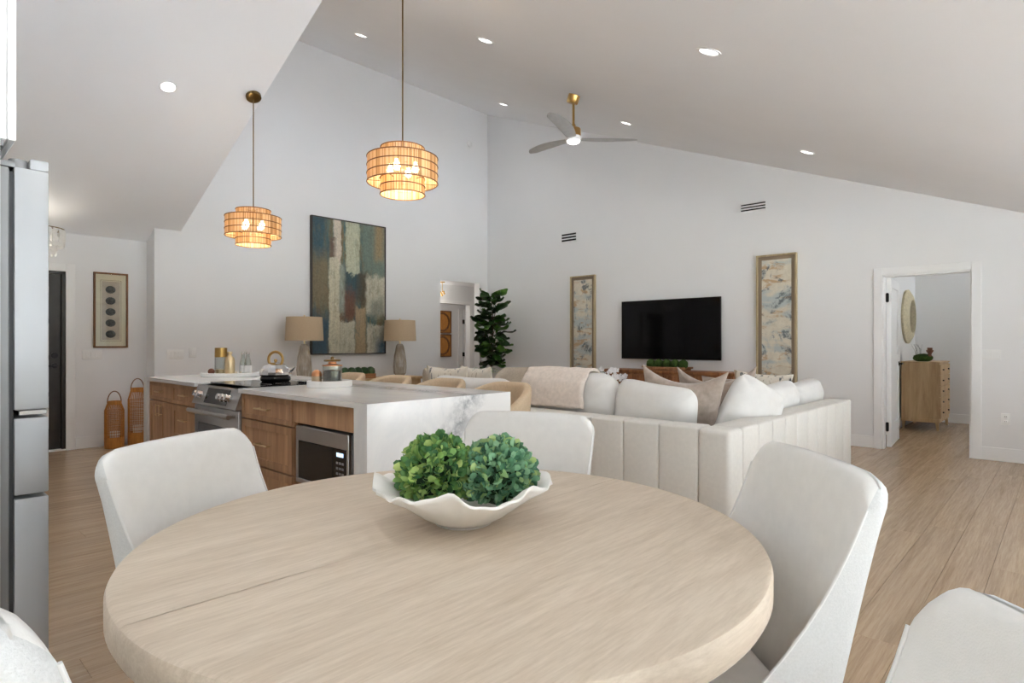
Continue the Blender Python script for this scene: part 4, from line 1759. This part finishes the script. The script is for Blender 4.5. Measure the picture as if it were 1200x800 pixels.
def cushion_mesh(w_, h_, t_, pw=3.2, pinch=0.0, wr=.006, seed=0, n=26, slump=0.0):
    """loose cushion standing upright: width x, thickness y, height z (bottom at 0)"""
    b = B()
    off = Vector((seed * 3.7, seed * 1.3, seed * 2.1))

    def pt(u, v, s):
        e = 1 - max(abs(u), 0) ** pw
        f = 1 - max(abs(v), 0) ** pw
        th = t_ / 2 * (max(e, 0) ** .5) * (max(f, 0) ** .5)
        x = u * w_ / 2 * (1 - pinch * (1 - v * v) * (abs(u) ** 3))
        z = v * h_ / 2 * (1 - pinch * (1 - u * u) * (abs(v) ** 3))
        rr = 1.0
        if pinch < .02:      # rounded corners
            k = (abs(u) ** 6 + abs(v) ** 6) ** (1 / 6)
            m = max(abs(u), abs(v), 1e-6)
            rr = m / max(k, 1e-6) if k > 1e-6 else 1.0
        x *= rr
        z *= rr
        th += wr * noise.noise(Vector((x * 9, z * 9, s * 5)) + off) * min(1, e * 4) * min(1, f * 4)
        z += -slump * (1 - u * u) * (v > 0) * v
        return (x, s * th, z + h_ / 2)
    gs = [-1 + 2 * i / n for i in range(n + 1)]
    gs = [math.sin(g_ * PI / 2) for g_ in gs]
    for s in (1, -1):
        b.grid([[pt(u, v, s) for u in gs] for v in gs], flip=(s > 0))
    bmesh.ops.remove_doubles(b.bm, verts=b.bm.verts, dist=.0008)
    bmesh.ops.recalc_face_normals(b.bm, faces=b.bm.faces)
    return b


SB_Y, SB_X, SB_Z = 3.335, -1.412, .74      # outer planes of the sectional's back and side
SL, SE = -4.42, 5.93
sofa = thing('sectional_sofa', 'cream channel-tufted sectional sofa, its back towards the dining table', 'sofa', (SB_X, SB_Y, 0))
T_ = .20


def rel2(p):
    return (p[0] - SB_X, p[1] - SB_Y, p[2])


x = SB_X
nch = 11
cw = (SB_X - T_ - SL) / nch
B().box(rel2((SB_X - T_, SB_Y, .07)), rel2((SB_X, SB_Y + T_, SB_Z)), .030, 3).obj('corner_panel', 'fabric_sofa', sofa, smooth=50)
for k in range(nch):
    B().box(rel2((SL + k * cw, SB_Y, .07)), rel2((SL + (k + 1) * cw, SB_Y + T_, SB_Z)), .016, 3).obj('channel_panel', 'fabric_sofa', sofa, smooth=50)
nch2 = 10
cw2 = (SE - SB_Y - T_) / nch2
for k in range(nch2):
    B().box(rel2((SB_X - T_, SB_Y + T_ + k * cw2, .07)), rel2((SB_X, SB_Y + T_ + (k + 1) * cw2, SB_Z)), .016, 3).obj('channel_panel', 'fabric_sofa', sofa, smooth=50)
B().box(rel2((SL, SB_Y + T_, .07)), rel2((SB_X - T_, SB_Y + 1.0, .27)), .02, 2).box(rel2((SB_X - 1.05, SB_Y + 1.0, .07)), rel2((SB_X - T_, SE, .27)), .02, 2).obj('base', 'fabric_sofa', sofa, smooth=50)
for x0, x1, y0, y1 in ((SL + .01, -3.30, SB_Y + T_, SB_Y + 1.0), (-3.30, SB_X - 1.05, SB_Y + T_, SB_Y + 1.0), (SB_X - 1.05, SB_X - T_, SB_Y + T_, SB_Y + 1.05), (SB_X - 1.05, SB_X - T_, SB_Y + 1.05, 5.15), (SB_X - 1.05, SB_X - T_, 5.15, SE)):
    B().box(rel2((x0, y0, .27)), rel2((x1, y1, .45)), .045, 4).obj('seat_cushion', 'fabric_sofa', sofa, smooth=60)
for x, y in ((SL + .08, SB_Y + .08), (SB_X - .08, SB_Y + .08), (SB_X - .08, SE - .08), (SB_X - .95, SE - .08), (SL + .08, SB_Y + .9)):
    B().cyl(rel2((x, y, 0)), rel2((x, y, .07)), .022, .028, 12).obj('foot', 'console_wood', sofa)


def put_cushion(name, label, cat, x, y, z, rz, tilt, mesh, mat, group, roll=0):
    c = mesh.obj(name, mat, smooth=70)
    c.rotation_euler = (Matrix.Rotation(rz, 3, 'Z') @ Matrix.Rotation(tilt, 3, 'X') @ Matrix.Rotation(roll, 3, 'Y')).to_euler()
    c.location = (x, y, z)
    return tag(c, label, cat, group)


SEAT = .452
SG = 'loose cushions on the sectional sofa'
put_cushion('back_cushion', 'long cream back cushion at the island end of the sectional', 'cushion', -3.92, 3.72, SEAT, 0, .12, cushion_mesh(.98, .51, .26, 5, 0, .012, 1, slump=.03), 'fabric_cushion', SG)
put_cushion('back_cushion', 'cream back cushion under the fringed throw blanket', 'cushion', -2.80, 3.72, SEAT, 0, .10, cushion_mesh(.86, .57, .26, 5, 0, .012, 2), 'fabric_cushion', SG)
put_cushion('back_cushion', 'cream back cushion between the throw blanket and the taupe pillows', 'cushion', -2.12, 3.70, SEAT, -.02, .05, cushion_mesh(.60, .53, .24, 5, 0, .012, 3, slump=.02), 'fabric_cushion', SG, roll=.10)
put_cushion('velvet_pillow', 'taupe velvet pillow with pointed corners, leaning between cream cushions', 'pillow', -2.02, 3.88, SEAT + .03, .50, .14, cushion_mesh(.58, .60, .20, 2.0, .15, .022, 4, slump=.07), 'velvet_taupe', 'taupe velvet pillows', roll=.08)
put_cushion('velvet_pillow', 'taupe velvet pillow with a chopped centre dip, half behind a white cushion', 'pillow', -1.88, 4.15, SEAT + .03, .70, .14, cushion_mesh(.56, .60, .20, 2.0, .15, .022, 5, slump=.08), 'velvet_taupe', 'taupe velvet pillows')
put_cushion('white_pillow', 'white plump pillow tilted against the taupe velvet pillows', 'cushion', -1.71, 4.08, SEAT + .06, 1.10, .12, cushion_mesh(.46, .50, .20, 4, 0, .014, 6), 'fabric_cushion', SG, roll=.48)
put_cushion('white_pillow', 'white plump pillow in the middle of the sofa side with channels', 'cushion', -1.74, 4.90, SEAT, PI / 2 - .12, .10, cushion_mesh(.66, .47, .22, 4, 0, .014, 7), 'fabric_cushion', SG, roll=-.10)
put_cushion('white_pillow', 'white plump pillow at the open end of the sofa side, nearest the bedroom door', 'cushion', -1.74, 5.62, SEAT, PI / 2 - .05, .10, cushion_mesh(.60, .46, .22, 4, 0, .014, 8), 'fabric_cushion', SG, roll=-.10)
stripe = NT('striped_pillow')
_v = stripe.coord('Object', scale=(16, 16, 2))
stripe.set(stripe.ramp(stripe.noise(_v, 1.4, 2), [(.30, srgb(110, 112, 112)), (.36, srgb(222, 214, 200)), (.60, srgb(226, 219, 206)), (.66, srgb(176, 160, 138))]), .9)
put_cushion('striped_pillow', 'cream pillow with grey and tan streaks at the far sofa end, near the tall painting', 'pillow', -2.10, 5.66, SEAT + .03, .15, .14, cushion_mesh(.52, .50, .18, 2.2, .11, .012, 9), 'striped_pillow', 'patterned pillows', roll=.06)
put_cushion('grey_pillow', 'taupe grey pillow overlapping the streaked pillow at the far sofa end', 'pillow', -2.28, 5.40, SEAT + .01, .05, .14, cushion_mesh(.50, .48, .18, 2.2, .11, .012, 10), 'velvet_taupe', 'patterned pillows')
put_cushion('striped_pillow', 'cream pillow with pointed corners and dark streaks at the island end of the sofa', 'pillow', -4.55, 3.98, SEAT + .03, .25, .14, cushion_mesh(.50, .54, .18, 2.2, .12, .012, 11), 'striped_pillow', 'patterned pillows')
put_cushion('striped_pillow', 'cream pillow with dark streaks leaning behind the other streaked one', 'pillow', -4.30, 4.16, SEAT + .03, -.1, .14, cushion_mesh(.50, .54, .18, 2.2, .12, .012, 12), 'striped_pillow', 'patterned pillows')

# throw blanket folded over the second back cushion
b = B()
key = [(3.520, .762), (3.517, .82), (3.520, .88), (3.535, .94), (3.565, .99), (3.61, 1.030), (3.66, 1.045), (3.72, 1.035), (3.78, .98), (3.82, .88), (3.85, .76)]
prof = []
for k in range(31):
    u = k / 30 * (len(key) - 1)
    i = min(int(u), len(key) - 2)
    q = u - i
    prof.append((key[i][0] * (1 - q) + key[i + 1][0] * q, key[i][1] * (1 - q) + key[i + 1][1] * q))
rows = []
m_ = 22
for i in range(m_ + 1):
    s_ = i / m_
    xx = -3.18 + .60 * s_
    rows.append([(xx + .012 * noise.noise(Vector((k * .3, s_ * 3, 1))), y + .012 * noise.noise(Vector((k * .35, s_ * 5, 4))), z + .012 * noise.noise(Vector((k * .4, s_ * 6, 7)))) for k, (y, z) in enumerate(prof)])
b.grid(rows)
bl = b.obj('throw_blanket', 'throw_fabric', smooth=70)
md = bl.modifiers.new('thick', 'SOLIDIFY')
md.thickness = .022
md.offset = 0
tag(bl, 'pale pink-beige woolly throw blanket folded over a cream cushion', 'blanket')

# coffee table and orchid
ct = thing('coffee_table', 'round dark wood coffee table within the sectional, carrying the orchid', 'table', (-3.34, 5.15, 0))
b = B()
b.lathe([(0, .38), (.42, .38), (.45, .39), (.45, .42), (.44, .425), (0, .425)], 48)
b.obj('top', 'console_wood', ct)
b = B()
b.lathe([(0, 0), (.26, 0), (.24, .05), (.18, .2), (.22, .38), (0, .38)], 40)
b.obj('drum_base', 'console_wood', ct)
orc = thing('orchid', 'white orchid in a white pot on the coffee table, before the wooden console', 'plant', (-3.34, 5.09, .4255))
b = B()
b.lathe([(0, 0), (.055, 0), (.075, .12), (.078, .14), (.070, .14), (.066, .12), (0, .11)], 28)
b.obj('pot', 'plastic_white', orc, smooth=50)
rnd = random.Random(2)
for k in range(7):
    a = 2 * PI * k / 7 + .3
    dv = Vector((math.cos(a), math.sin(a), 0))
    sd = Vector((-dv.y, dv.x, 0))
    rows = []
    for i in range(8):
        u = i / 7
        wv = .028 * math.sin(PI * min(1, .12 + u * .88)) + .002
        c = dv * (.02 + u * .15) + Vector((0, 0, .13 + .09 * u - .12 * u * u))
        rows.append([c - sd * wv + Vector((0, 0, .008)), c, c + sd * wv + Vector((0, 0, .008))])
    b = B()
    b.grid(rows)
    lf = b.obj('leaf', 'leaf_dark', orc, smooth=60)
for s_, (ex, ez) in enumerate(((-.15, .53), (.10, .50), (-.03, .55))):
    cu = []
    for i in range(12):
        u = i / 11
        cu.append(RTV * (ex * u ** 1.6) + Vector((0, 0, .12 + (ez - .12) * math.sin(u * PI * .56))))
    b = B()
    b.tube(cu, .003, 6)
    b.obj('stem', 'leaf_dark', orc, smooth=60)
    for i in range(8):
        c = cu[11 - i] + Vector((rnd.uniform(-.04, .04), rnd.uniform(-.04, .04), rnd.uniform(-.045, .025)))
        b = B()
        for p in range(5):
            a = 2 * PI * p / 5 + rnd.random()
            up_ = Vector((rnd.uniform(-.3, .3) + .5, -1, .1)).normalized()
            e1 = up_.orthogonal().normalized()
            e2 = up_.cross(e1)
            dv = e1 * math.cos(a) + e2 * math.sin(a)
            sd = up_.cross(dv)
            rows = [[c + dv * .002 - sd * .004, c + dv * .002, c + dv * .002 + sd * .004],
                    [c + dv * .016 - sd * .013 + up_ * .004, c + dv * .016, c + dv * .016 + sd * .013 + up_ * .004],
                    [c + dv * .028 - sd * .008 + up_ * .006, c + dv * .030 + up_ * .003, c + dv * .028 + sd * .008 + up_ * .006]]
            b.grid(rows)
        b.obj('bloom', 'petal', orc, smooth=60)

# wooden console under the television
cs = thing('media_console', 'warm brown wooden media console under the television', 'console', (-5.22, 7.64, 0))
CW = 2.03
B().box((0, 0, .10), (CW, .45, .805), .004, 1).obj('body', 'console_wood', cs)
B().box((-.015, -.015, .805), (CW + .015, .45, .85), .006, 2).obj('top', 'console_wood', cs)
for k in range(4):
    x0 = .02 + k * (CW - .04) / 4
    d = B().box((x0 + .004, -.018, .13), (x0 + (CW - .04) / 4 - .004, .0, .79), .003, 1).obj('door', 'console_wood', cs)
    for q in range(9):
        xs = x0 + .03 + q * .05
        B().box((xs, -.026, .14), (xs + .03, -.017, .78), .004, 1).obj('flute', 'console_wood', d)
for x in (.06, CW - .06):
    for y in (.05, .40):
        B().cyl((x, y, 0), (x, y, .10), .020, .026, 12).obj('leg', 'console_wood', cs)
tw = thing('dough_tray', 'long low wooden tray of moss balls on the console under the television', 'tray', (-4.24, 7.82, .851))
b = B()
b.box((-.33, -.085, 0), (.33, .085, .016), .006, 2).box((-.33, -.092, .010), (.33, -.080, .05), .004, 1).box((-.33, .080, .010), (.33, .092, .05), .004, 1)
b.obj('trough', 'trough_wood', tw)
for s_ in (-1, 1):
    B().box((s_ * .33, -.05, .03), (s_ * .385, .05, .055), .008, 2, ).obj('handle', 'trough_wood', tw)
MB = 'moss balls in the long tray'
MBL = ['dark moss ball at the orchid end of the long tray', 'dark moss ball second from the orchid end of the long tray', 'dark moss ball in the middle of the long tray', 'dark moss ball second from the tray end away from the orchid', 'dark moss ball at the tray end away from the orchid']
for k in range(5):
    b = B()
    b.ball((0, 0, 0), .068, 24, 16)
    for v in b.bm.verts:
        v.co *= 1 + .10 * noise.noise(v.co * 38 + Vector((k * 5, 0, 0))) + .05 * noise.noise(v.co * 90)
    tag(b.obj('moss_ball', 'moss', smooth=70, loc=(-4.24 + (k - 2) * .128, 7.82, .851 + .088)), MBL[k], 'moss ball', MB)

# console with lamps at the painting wall
sb = thing('console_table', 'pale low console table below the abstract painting', 'table', (-8.17, 3.95, 0))
B().box((0, 0, .66), (.42, 2.25, .70), .006, 2).obj('top', 'light_oak', sb)
B().box((.03, .05, .56), (.39, 2.20, .66), .004, 1).obj('apron', 'light_oak', sb)
for x in (.05, .37):
    for y in (.06, 2.19):
        B().box((x - .03, y - .03, 0), (x + .03, y + .03, .56), .004, 1).obj('leg', 'light_oak', sb)


def table_lamp(label, y):
    t = thing('table_lamp', label, 'lamp', (-7.86, y, .701), 0, 'linen-shaded lamps on the console')
    b = B()
    b.lathe([(0, 0), (.085, 0), (.088, .02), (0, .02)], 28)
    b.obj('foot', 'gold_pull', t)
    b = B()
    b.lathe([(.065, .02), (.098, .06), (.110, .17), (.094, .34), (.060, .50), (.036, .53), (0, .53)], 9)
    b.obj('glass_body', 'lamp_glass', t, smooth=8)
    b = B()
    b.cyl((0, 0, .53), (0, 0, .64), .012, seg=12).cyl((0, 0, .64), (0, 0, .92), .004, seg=8).ball((0, 0, .925), .012, 12, 8)
    b.obj('stem', 'gold_pull', t, smooth=50)
    b = B()
    b.lathe([(.258, .575), (.255, .575), (.240, .905), (.243, .905)], 48, close=True)
    b.obj('shade', 'shade_linen', t, smooth=50)
    b = B()
    b.tube([(-.240, 0, .89), (.240, 0, .89)], .003, 6).tube([(0, -.240, .89), (0, .240, .89)], .003, 6)
    b.obj('spider', 'gold_pull', t)
    return t


table_lamp('glass lamp with a tan drum shade overlapping the painting, beside the entry side', 4.15)
table_lamp('glass lamp with a tan drum shade between the painting and the hall opening', 5.79)
pb = thing('boxwood_planter', 'low wooden trough of clipped dark boxwood on the console table', 'planter', (-7.90, 5.04, .701))
b = B()
b.box((-.07, -.28, 0), (.07, .28, .075), .008, 2)
b.obj('trough', 'trough_wood', pb)
for k in range(5):
    b = B()
    b.ball((0, 0, 0), .072, 22, 14)
    for v in b.bm.verts:
        v.co *= 1 + .10 * noise.noise(v.co * 40 + Vector((k * 7, 2, 0)))
    b.obj('clipped_ball', 'leaf_dark', pb, smooth=70, loc=(0, (k - 2) * .112, .105))

# armchairs
def armchair(label, x, y, rz):
    t = thing('armchair', label, 'armchair', (x, y, 0), rz, 'beige armchairs in the far corner')
    b = B()
    rings = []
    for v, hf in ((0, .8), (.15, 1), (.6, 1), (.88, .95), (.96, .75), (1, .35)):
        zz = .12 + v * .74
        inn, out = [], []
        for i in range(29):
            a = PI * (-.05 + 1.10 * i / 28)
            u = abs(i / 28 * 2 - 1)
            drop = .20 * max(0, (u - .35) / .65) ** 1.4 * v
            h = .055 * hf
            inn.append(((.36 - h) * math.cos(a), (.36 - h) * math.sin(a), zz - drop))
            out.append(((.36 + h) * math.cos(a), (.36 + h) * math.sin(a), zz - drop))
        rings.append(inn + list(reversed(out)))
    vs_ = b.grid(rings, close_u=True)
    b.bm.faces.new(vs_[-1])
    b.bm.faces.new(list(reversed(vs_[0])))
    b.obj('backrest', 'fabric_beige', t, smooth=60, recalc=True)
    B().box((-.30, -.36, .12), (.30, .30, .43), .05, 4).obj('seat', 'fabric_beige', t, smooth=60)
    b = B()
    b.lathe([(0, 0), (.25, 0), (.25, .03), (.10, .06), (.10, .12), (0, .12)], 28)
    b.obj('swivel_base', 'console_wood', t)
    return t


armchair('beige barrel armchair before the hall opening', -6.95, 6.05, 1.9)
armchair('beige barrel armchair under the fiddle-leaf tree', -6.10, 6.72, .7)
stb = thing('side_table', 'small round side table carrying the fern between the armchairs', 'table', (-6.30, 6.12, 0))
b = B()
b.lathe([(0, .66), (.20, .66), (.21, .67), (.20, .68), (0, .68)], 32).cyl((0, 0, .03), (0, 0, .66), .02, seg=14).lathe([(0, 0), (.14, 0), (.14, .015), (.02, .03), (0, .03)], 28)
b.obj('table_body', 'console_wood', stb, smooth=40)
fn = thing('potted_fern', 'small green fern with arching fronds beside the beige armchairs', 'plant', (-6.30, 6.12, .681))
b = B()
b.lathe([(0, 0), (.055, 0), (.075, .10), (.068, .10), (.055, .085), (0, .085)], 24)
b.obj('pot', 'ceramic_white', fn, smooth=50)
rnd = random.Random(4)
for k in range(26):
    a = 2 * PI * k / 26 + rnd.uniform(-.2, .2)
    dv = Vector((math.cos(a), math.sin(a), 0))
    sd = Vector((-dv.y, dv.x, 0))
    L = rnd.uniform(.16, .27)
    hgt = rnd.uniform(.06, .17)
    b = B()
    n = 9
    for i in range(n):
        u = (i + .5) / n
        c = dv * (L * u) + Vector((0, 0, .09 + hgt * 2.4 * u - hgt * 2.0 * u * u))
        wv = .045 * (1 - u) ** .7 + .006
        for s_ in (-1, 1):
            tipv = c + sd * (s_ * wv) + dv * .012 - Vector((0, 0, .008))
            vv = [b.bm.verts.new(c - dv * .010), b.bm.verts.new(tipv), b.bm.verts.new(c + dv * .012)]
            b.bm.faces.new(vv)
    b.obj('frond', 'leaf_fern', fn, smooth=0) if 'leaf_fern' in MATS else b.obj('frond', 'leaf_green', fn, smooth=0)

# fiddle-leaf fig tree
ft = thing('fiddle_leaf_tree', 'tall fiddle-leaf fig tree with large dark leaves in the room corner', 'tree', (-7.60, 7.62, 0))
b = B()
b.lathe([(0, 0), (.15, 0), (.19, .30), (.20, .34), (.18, .34), (.17, .30), (0, .29)], 32)
b.obj('pot', 'ceramic_white', ft, smooth=50)
b = B()
b.lathe([(0, .291), (.165, .291), (.10, .31), (0, .315)], 24)
b.obj('soil', 'soil', ft, smooth=50)
b = B()
trunk = [Vector((.012 * math.sin(z * 5), .012 * math.cos(z * 4), z)) for z in [.30 + .15 * k for k in range(13)]]
b.tube(trunk, [.018 - .001 * k for k in range(13)], 10)
b.obj('trunk', 'bark', ft, smooth=60)
# leaf meshes of a few sizes shared by all leaves
t_ = NT('leaf_fig')
oi = t_.n('ObjectInfo')
_c = t_.ramp(oi.outputs['Random'], [(0, srgb(22, 40, 20)), (.5, srgb(36, 66, 28)), (.85, srgb(58, 100, 36)), (1, srgb(92, 136, 52))])
t_.set(_c, .38, spec=.4)
lm = []
for k in range(3):
    b = B()
    rows = []
    L, W2 = (.25, .29, .22)[k], (.09, .105, .078)[k]
    for i in range(11):
        u = i / 10
        wv = W2 * (math.sin(PI * (u ** .85)) ** .7 * (.72 + .34 * u) if 0 < u < 1 else .04)
        zc = -.05 * u * u + .02 * math.sin(u * 7)
        rows.append([(u * L, q * wv, zc + .030 * abs(q) ** 1.5 + .006 * math.sin(u * 18 + q * 4) * abs(q)) for q in (-1, -.55, 0, .55, 1)])
    b.grid(rows)
    o_ = b.obj('leaf', 'leaf_fig', None, smooth=60)
    lm.append(o_.data)
    bpy.data.objects.remove(o_)
rnd = random.Random(11)
NLF = 116
for k in range(NLF):
    q = k / (NLF - 1)
    z = .82 + 1.22 * q
    # fuller in the middle, slim on top
    a = k * 2.4 + rnd.uniform(-.3, .3)
    prof_r = .19 * math.sin(PI * min(1, .18 + .78 * (1 - q))) * (1.0 if q < .6 else .75)
    if q < .12:
        prof_r *= .35
    r = prof_r * rnd.uniform(.25, 1.0)
    e = bpy.data.objects.new('leaf', lm[rnd.randrange(3)])
    COL.objects.link(e)
    e.parent = ft
    e.location = (r * math.cos(a), r * math.sin(a), z + rnd.uniform(-.03, .03))
    e.rotation_euler = (rnd.uniform(-.7, .7), rnd.uniform(-.75, .35) if q < .75 else rnd.uniform(-.9, -.1), a + rnd.uniform(-.5, .5))
b = B()
for k in range(14):
    a = k * 2.4
    z = .95 + k * .075
    b.tube([trunk[min(12, int((z - .3) / .15))], Vector((.11 * math.cos(a), .11 * math.sin(a), z + .12))], [.007, .004], 6)
b.obj('branch', 'bark', ft, smooth=60)

# entry lanterns
def lantern(label, x, y, h, r):
    t = thing('wicker_lantern', label, 'lantern', (x, y, 0), 0, 'wicker lanterns in the entry')
    b = B()
    b.lathe([(0, .003), (r, .003), (r + .004, .01), (r + .004, h * .24), (r - .004, h * .24), (r - .006, .02), (0, .02)], 36)
    b.obj('base_band', 'wicker_tan', t, smooth=40)
    N = 34
    b = B()
    for k in range(N):
        a = 2 * PI * k / N
        c_, s_ = math.cos(a), math.sin(a)
        b.tube([(r * c_, r * s_, h * .23), (r * c_, r * s_, h * .80), (r * .72 * c_, r * .72 * s_, h * .95)], .0032, 5)
    st_ = b.obj('cane_sticks', 'wicker_tan', t, smooth=60)
    for q in range(9):
        z = h * (.27 + .066 * q)
        b = B()
        rr = r + .002
        b.tube([(rr * math.cos(2 * PI * k / 40), rr * math.sin(2 * PI * k / 40), z) for k in range(40)], .003, 6, closed=True)
        b.obj('ring', 'wicker_tan', t, smooth=60)
    b = B()
    b.lathe([(r * .70, h * .93), (r * .75, h * .93), (r * .75, h), (r * .70, h)], 36, close=True)
    b.obj('collar', 'wicker_tan', t, smooth=40)
    b = B()
    b.tube([(0, r * .72 * math.cos(a), h * .97 + r * 1.35 * math.sin(a)) for a in [PI * k / 20 for k in range(21)]], .006, 8)
    b.obj('handle', 'frame_wood', t, smooth=60)
    b = B()
    b.lathe([(0, .021), (.05, .021), (.05, h * .35), (0, h * .35)], 20)
    b.obj('candle', 'plastic_white', t)
    return t


lantern('shorter wicker lantern with a loop handle on the entry floor', -8.28, 1.965, .555, .098)
lantern('taller wicker lantern with a loop handle beside the island end', -8.26, 2.20, .70, .098)

# bedroom dresser, mirror and moss arrangement
dr = thing('dresser', 'light oak dresser on splayed legs in the bedroom', 'dresser', (-1.79, 10.24, 0))
DW, DL, DH = .455, .90, .975
B().box((0, 0, .155), (DW, DL, DH - .022), .004, 1).obj('body', 'light_oak', dr)
B().box((-.006, -.008, DH - .022), (DW + .012, DL + .008, DH), .004, 1).obj('top', 'light_oak', dr)
b = B()
b.box((.0, -.006, .115), (DW, .01, .165), .003, 1).box((DW - .01, -.004, .115), (DW + .004, DL, .165), .003, 1)
b.obj('skirt', 'light_oak', dr)
for x in (.03, DW - .03):
    for y in (.03, DL - .03):
        B().cyl((x, y, .155), (x + (.012 if x > .2 else -.005), y + (-.012 if y < .4 else .012), 0), .032, .018, 4).obj('leg', 'light_oak', dr)
for r_ in range(5):
    z0 = .175 + r_ * .153
    d = B().box((DW - .002, .012, z0), (DW + .016, DL - .012, z0 + .147), .003, 1).obj('drawer', 'light_oak', dr)
    for y in (.20, .70):
        B().cyl((DW + .016, y, z0 + .075), (DW + .034, y, z0 + .075), .010, seg=12).obj('knob', 'black_metal', d)
mr = thing('round_mirror', 'round mirror in a wide pale wooden frame above the bedroom dresser', 'mirror', (-1.818, 10.79, 1.645))
R90 = Matrix.Rotation(PI / 2, 4, 'Y')
b = B()
b.lathe([(.24, .0), (.405, .0), (.41, .03), (.33, .075), (.25, .085), (.24, .04)], 56, (0, 0, 0), R90, close=True)
b.obj('frame', 'mirror_frame', mr, smooth=40)
b = B()
b.lathe([(0, .02), (.245, .02), (.245, .03), (0, .03)], 48, (0, 0, 0), R90)
b.obj('glass', 'chrome', mr)
ms = thing('moss_mound', 'green moss mound with dry twigs on the bedroom dresser', 'plant', (-1.56, 10.45, DH + .001))
b = B()
b.ball((0, 0, .05), .10, 20, 12, (1.25, 1.0, .62))
for v in b.bm.verts:
    v.co.z = max(v.co.z, 0)
    v.co *= 1 + .10 * noise.noise(v.co * 30)
    v.co.z = max(v.co.z, 0)
b.obj('moss', 'moss', ms, smooth=70)
b = B()
rnd = random.Random(9)
for k in range(9):
    p = Vector((rnd.uniform(-.09, -.01), rnd.uniform(-.03, .03), .09))
    b.tube([p, p + Vector((rnd.uniform(-.03, .03), rnd.uniform(-.03, .03), .08)), p + Vector((rnd.uniform(-.06, .06), rnd.uniform(-.05, .05), .16))], [.0025, .002, .001], 5)
b.obj('twigs', 'fridge_grey', ms, smooth=60)
b = B()
b.lathe([(0, 0), (.035, 0), (.02, .02), (.028, .05), (.045, .075), (.045, .09), (.032, .092), (.032, .125), (0, .125)], 18)
tag(b.obj('brown_figure', 'cork_brown', smooth=40, loc=(-1.47, 10.42, DH + .075)), 'small brown carved ornament on the moss mound', 'ornament')
print('planks', pcount)
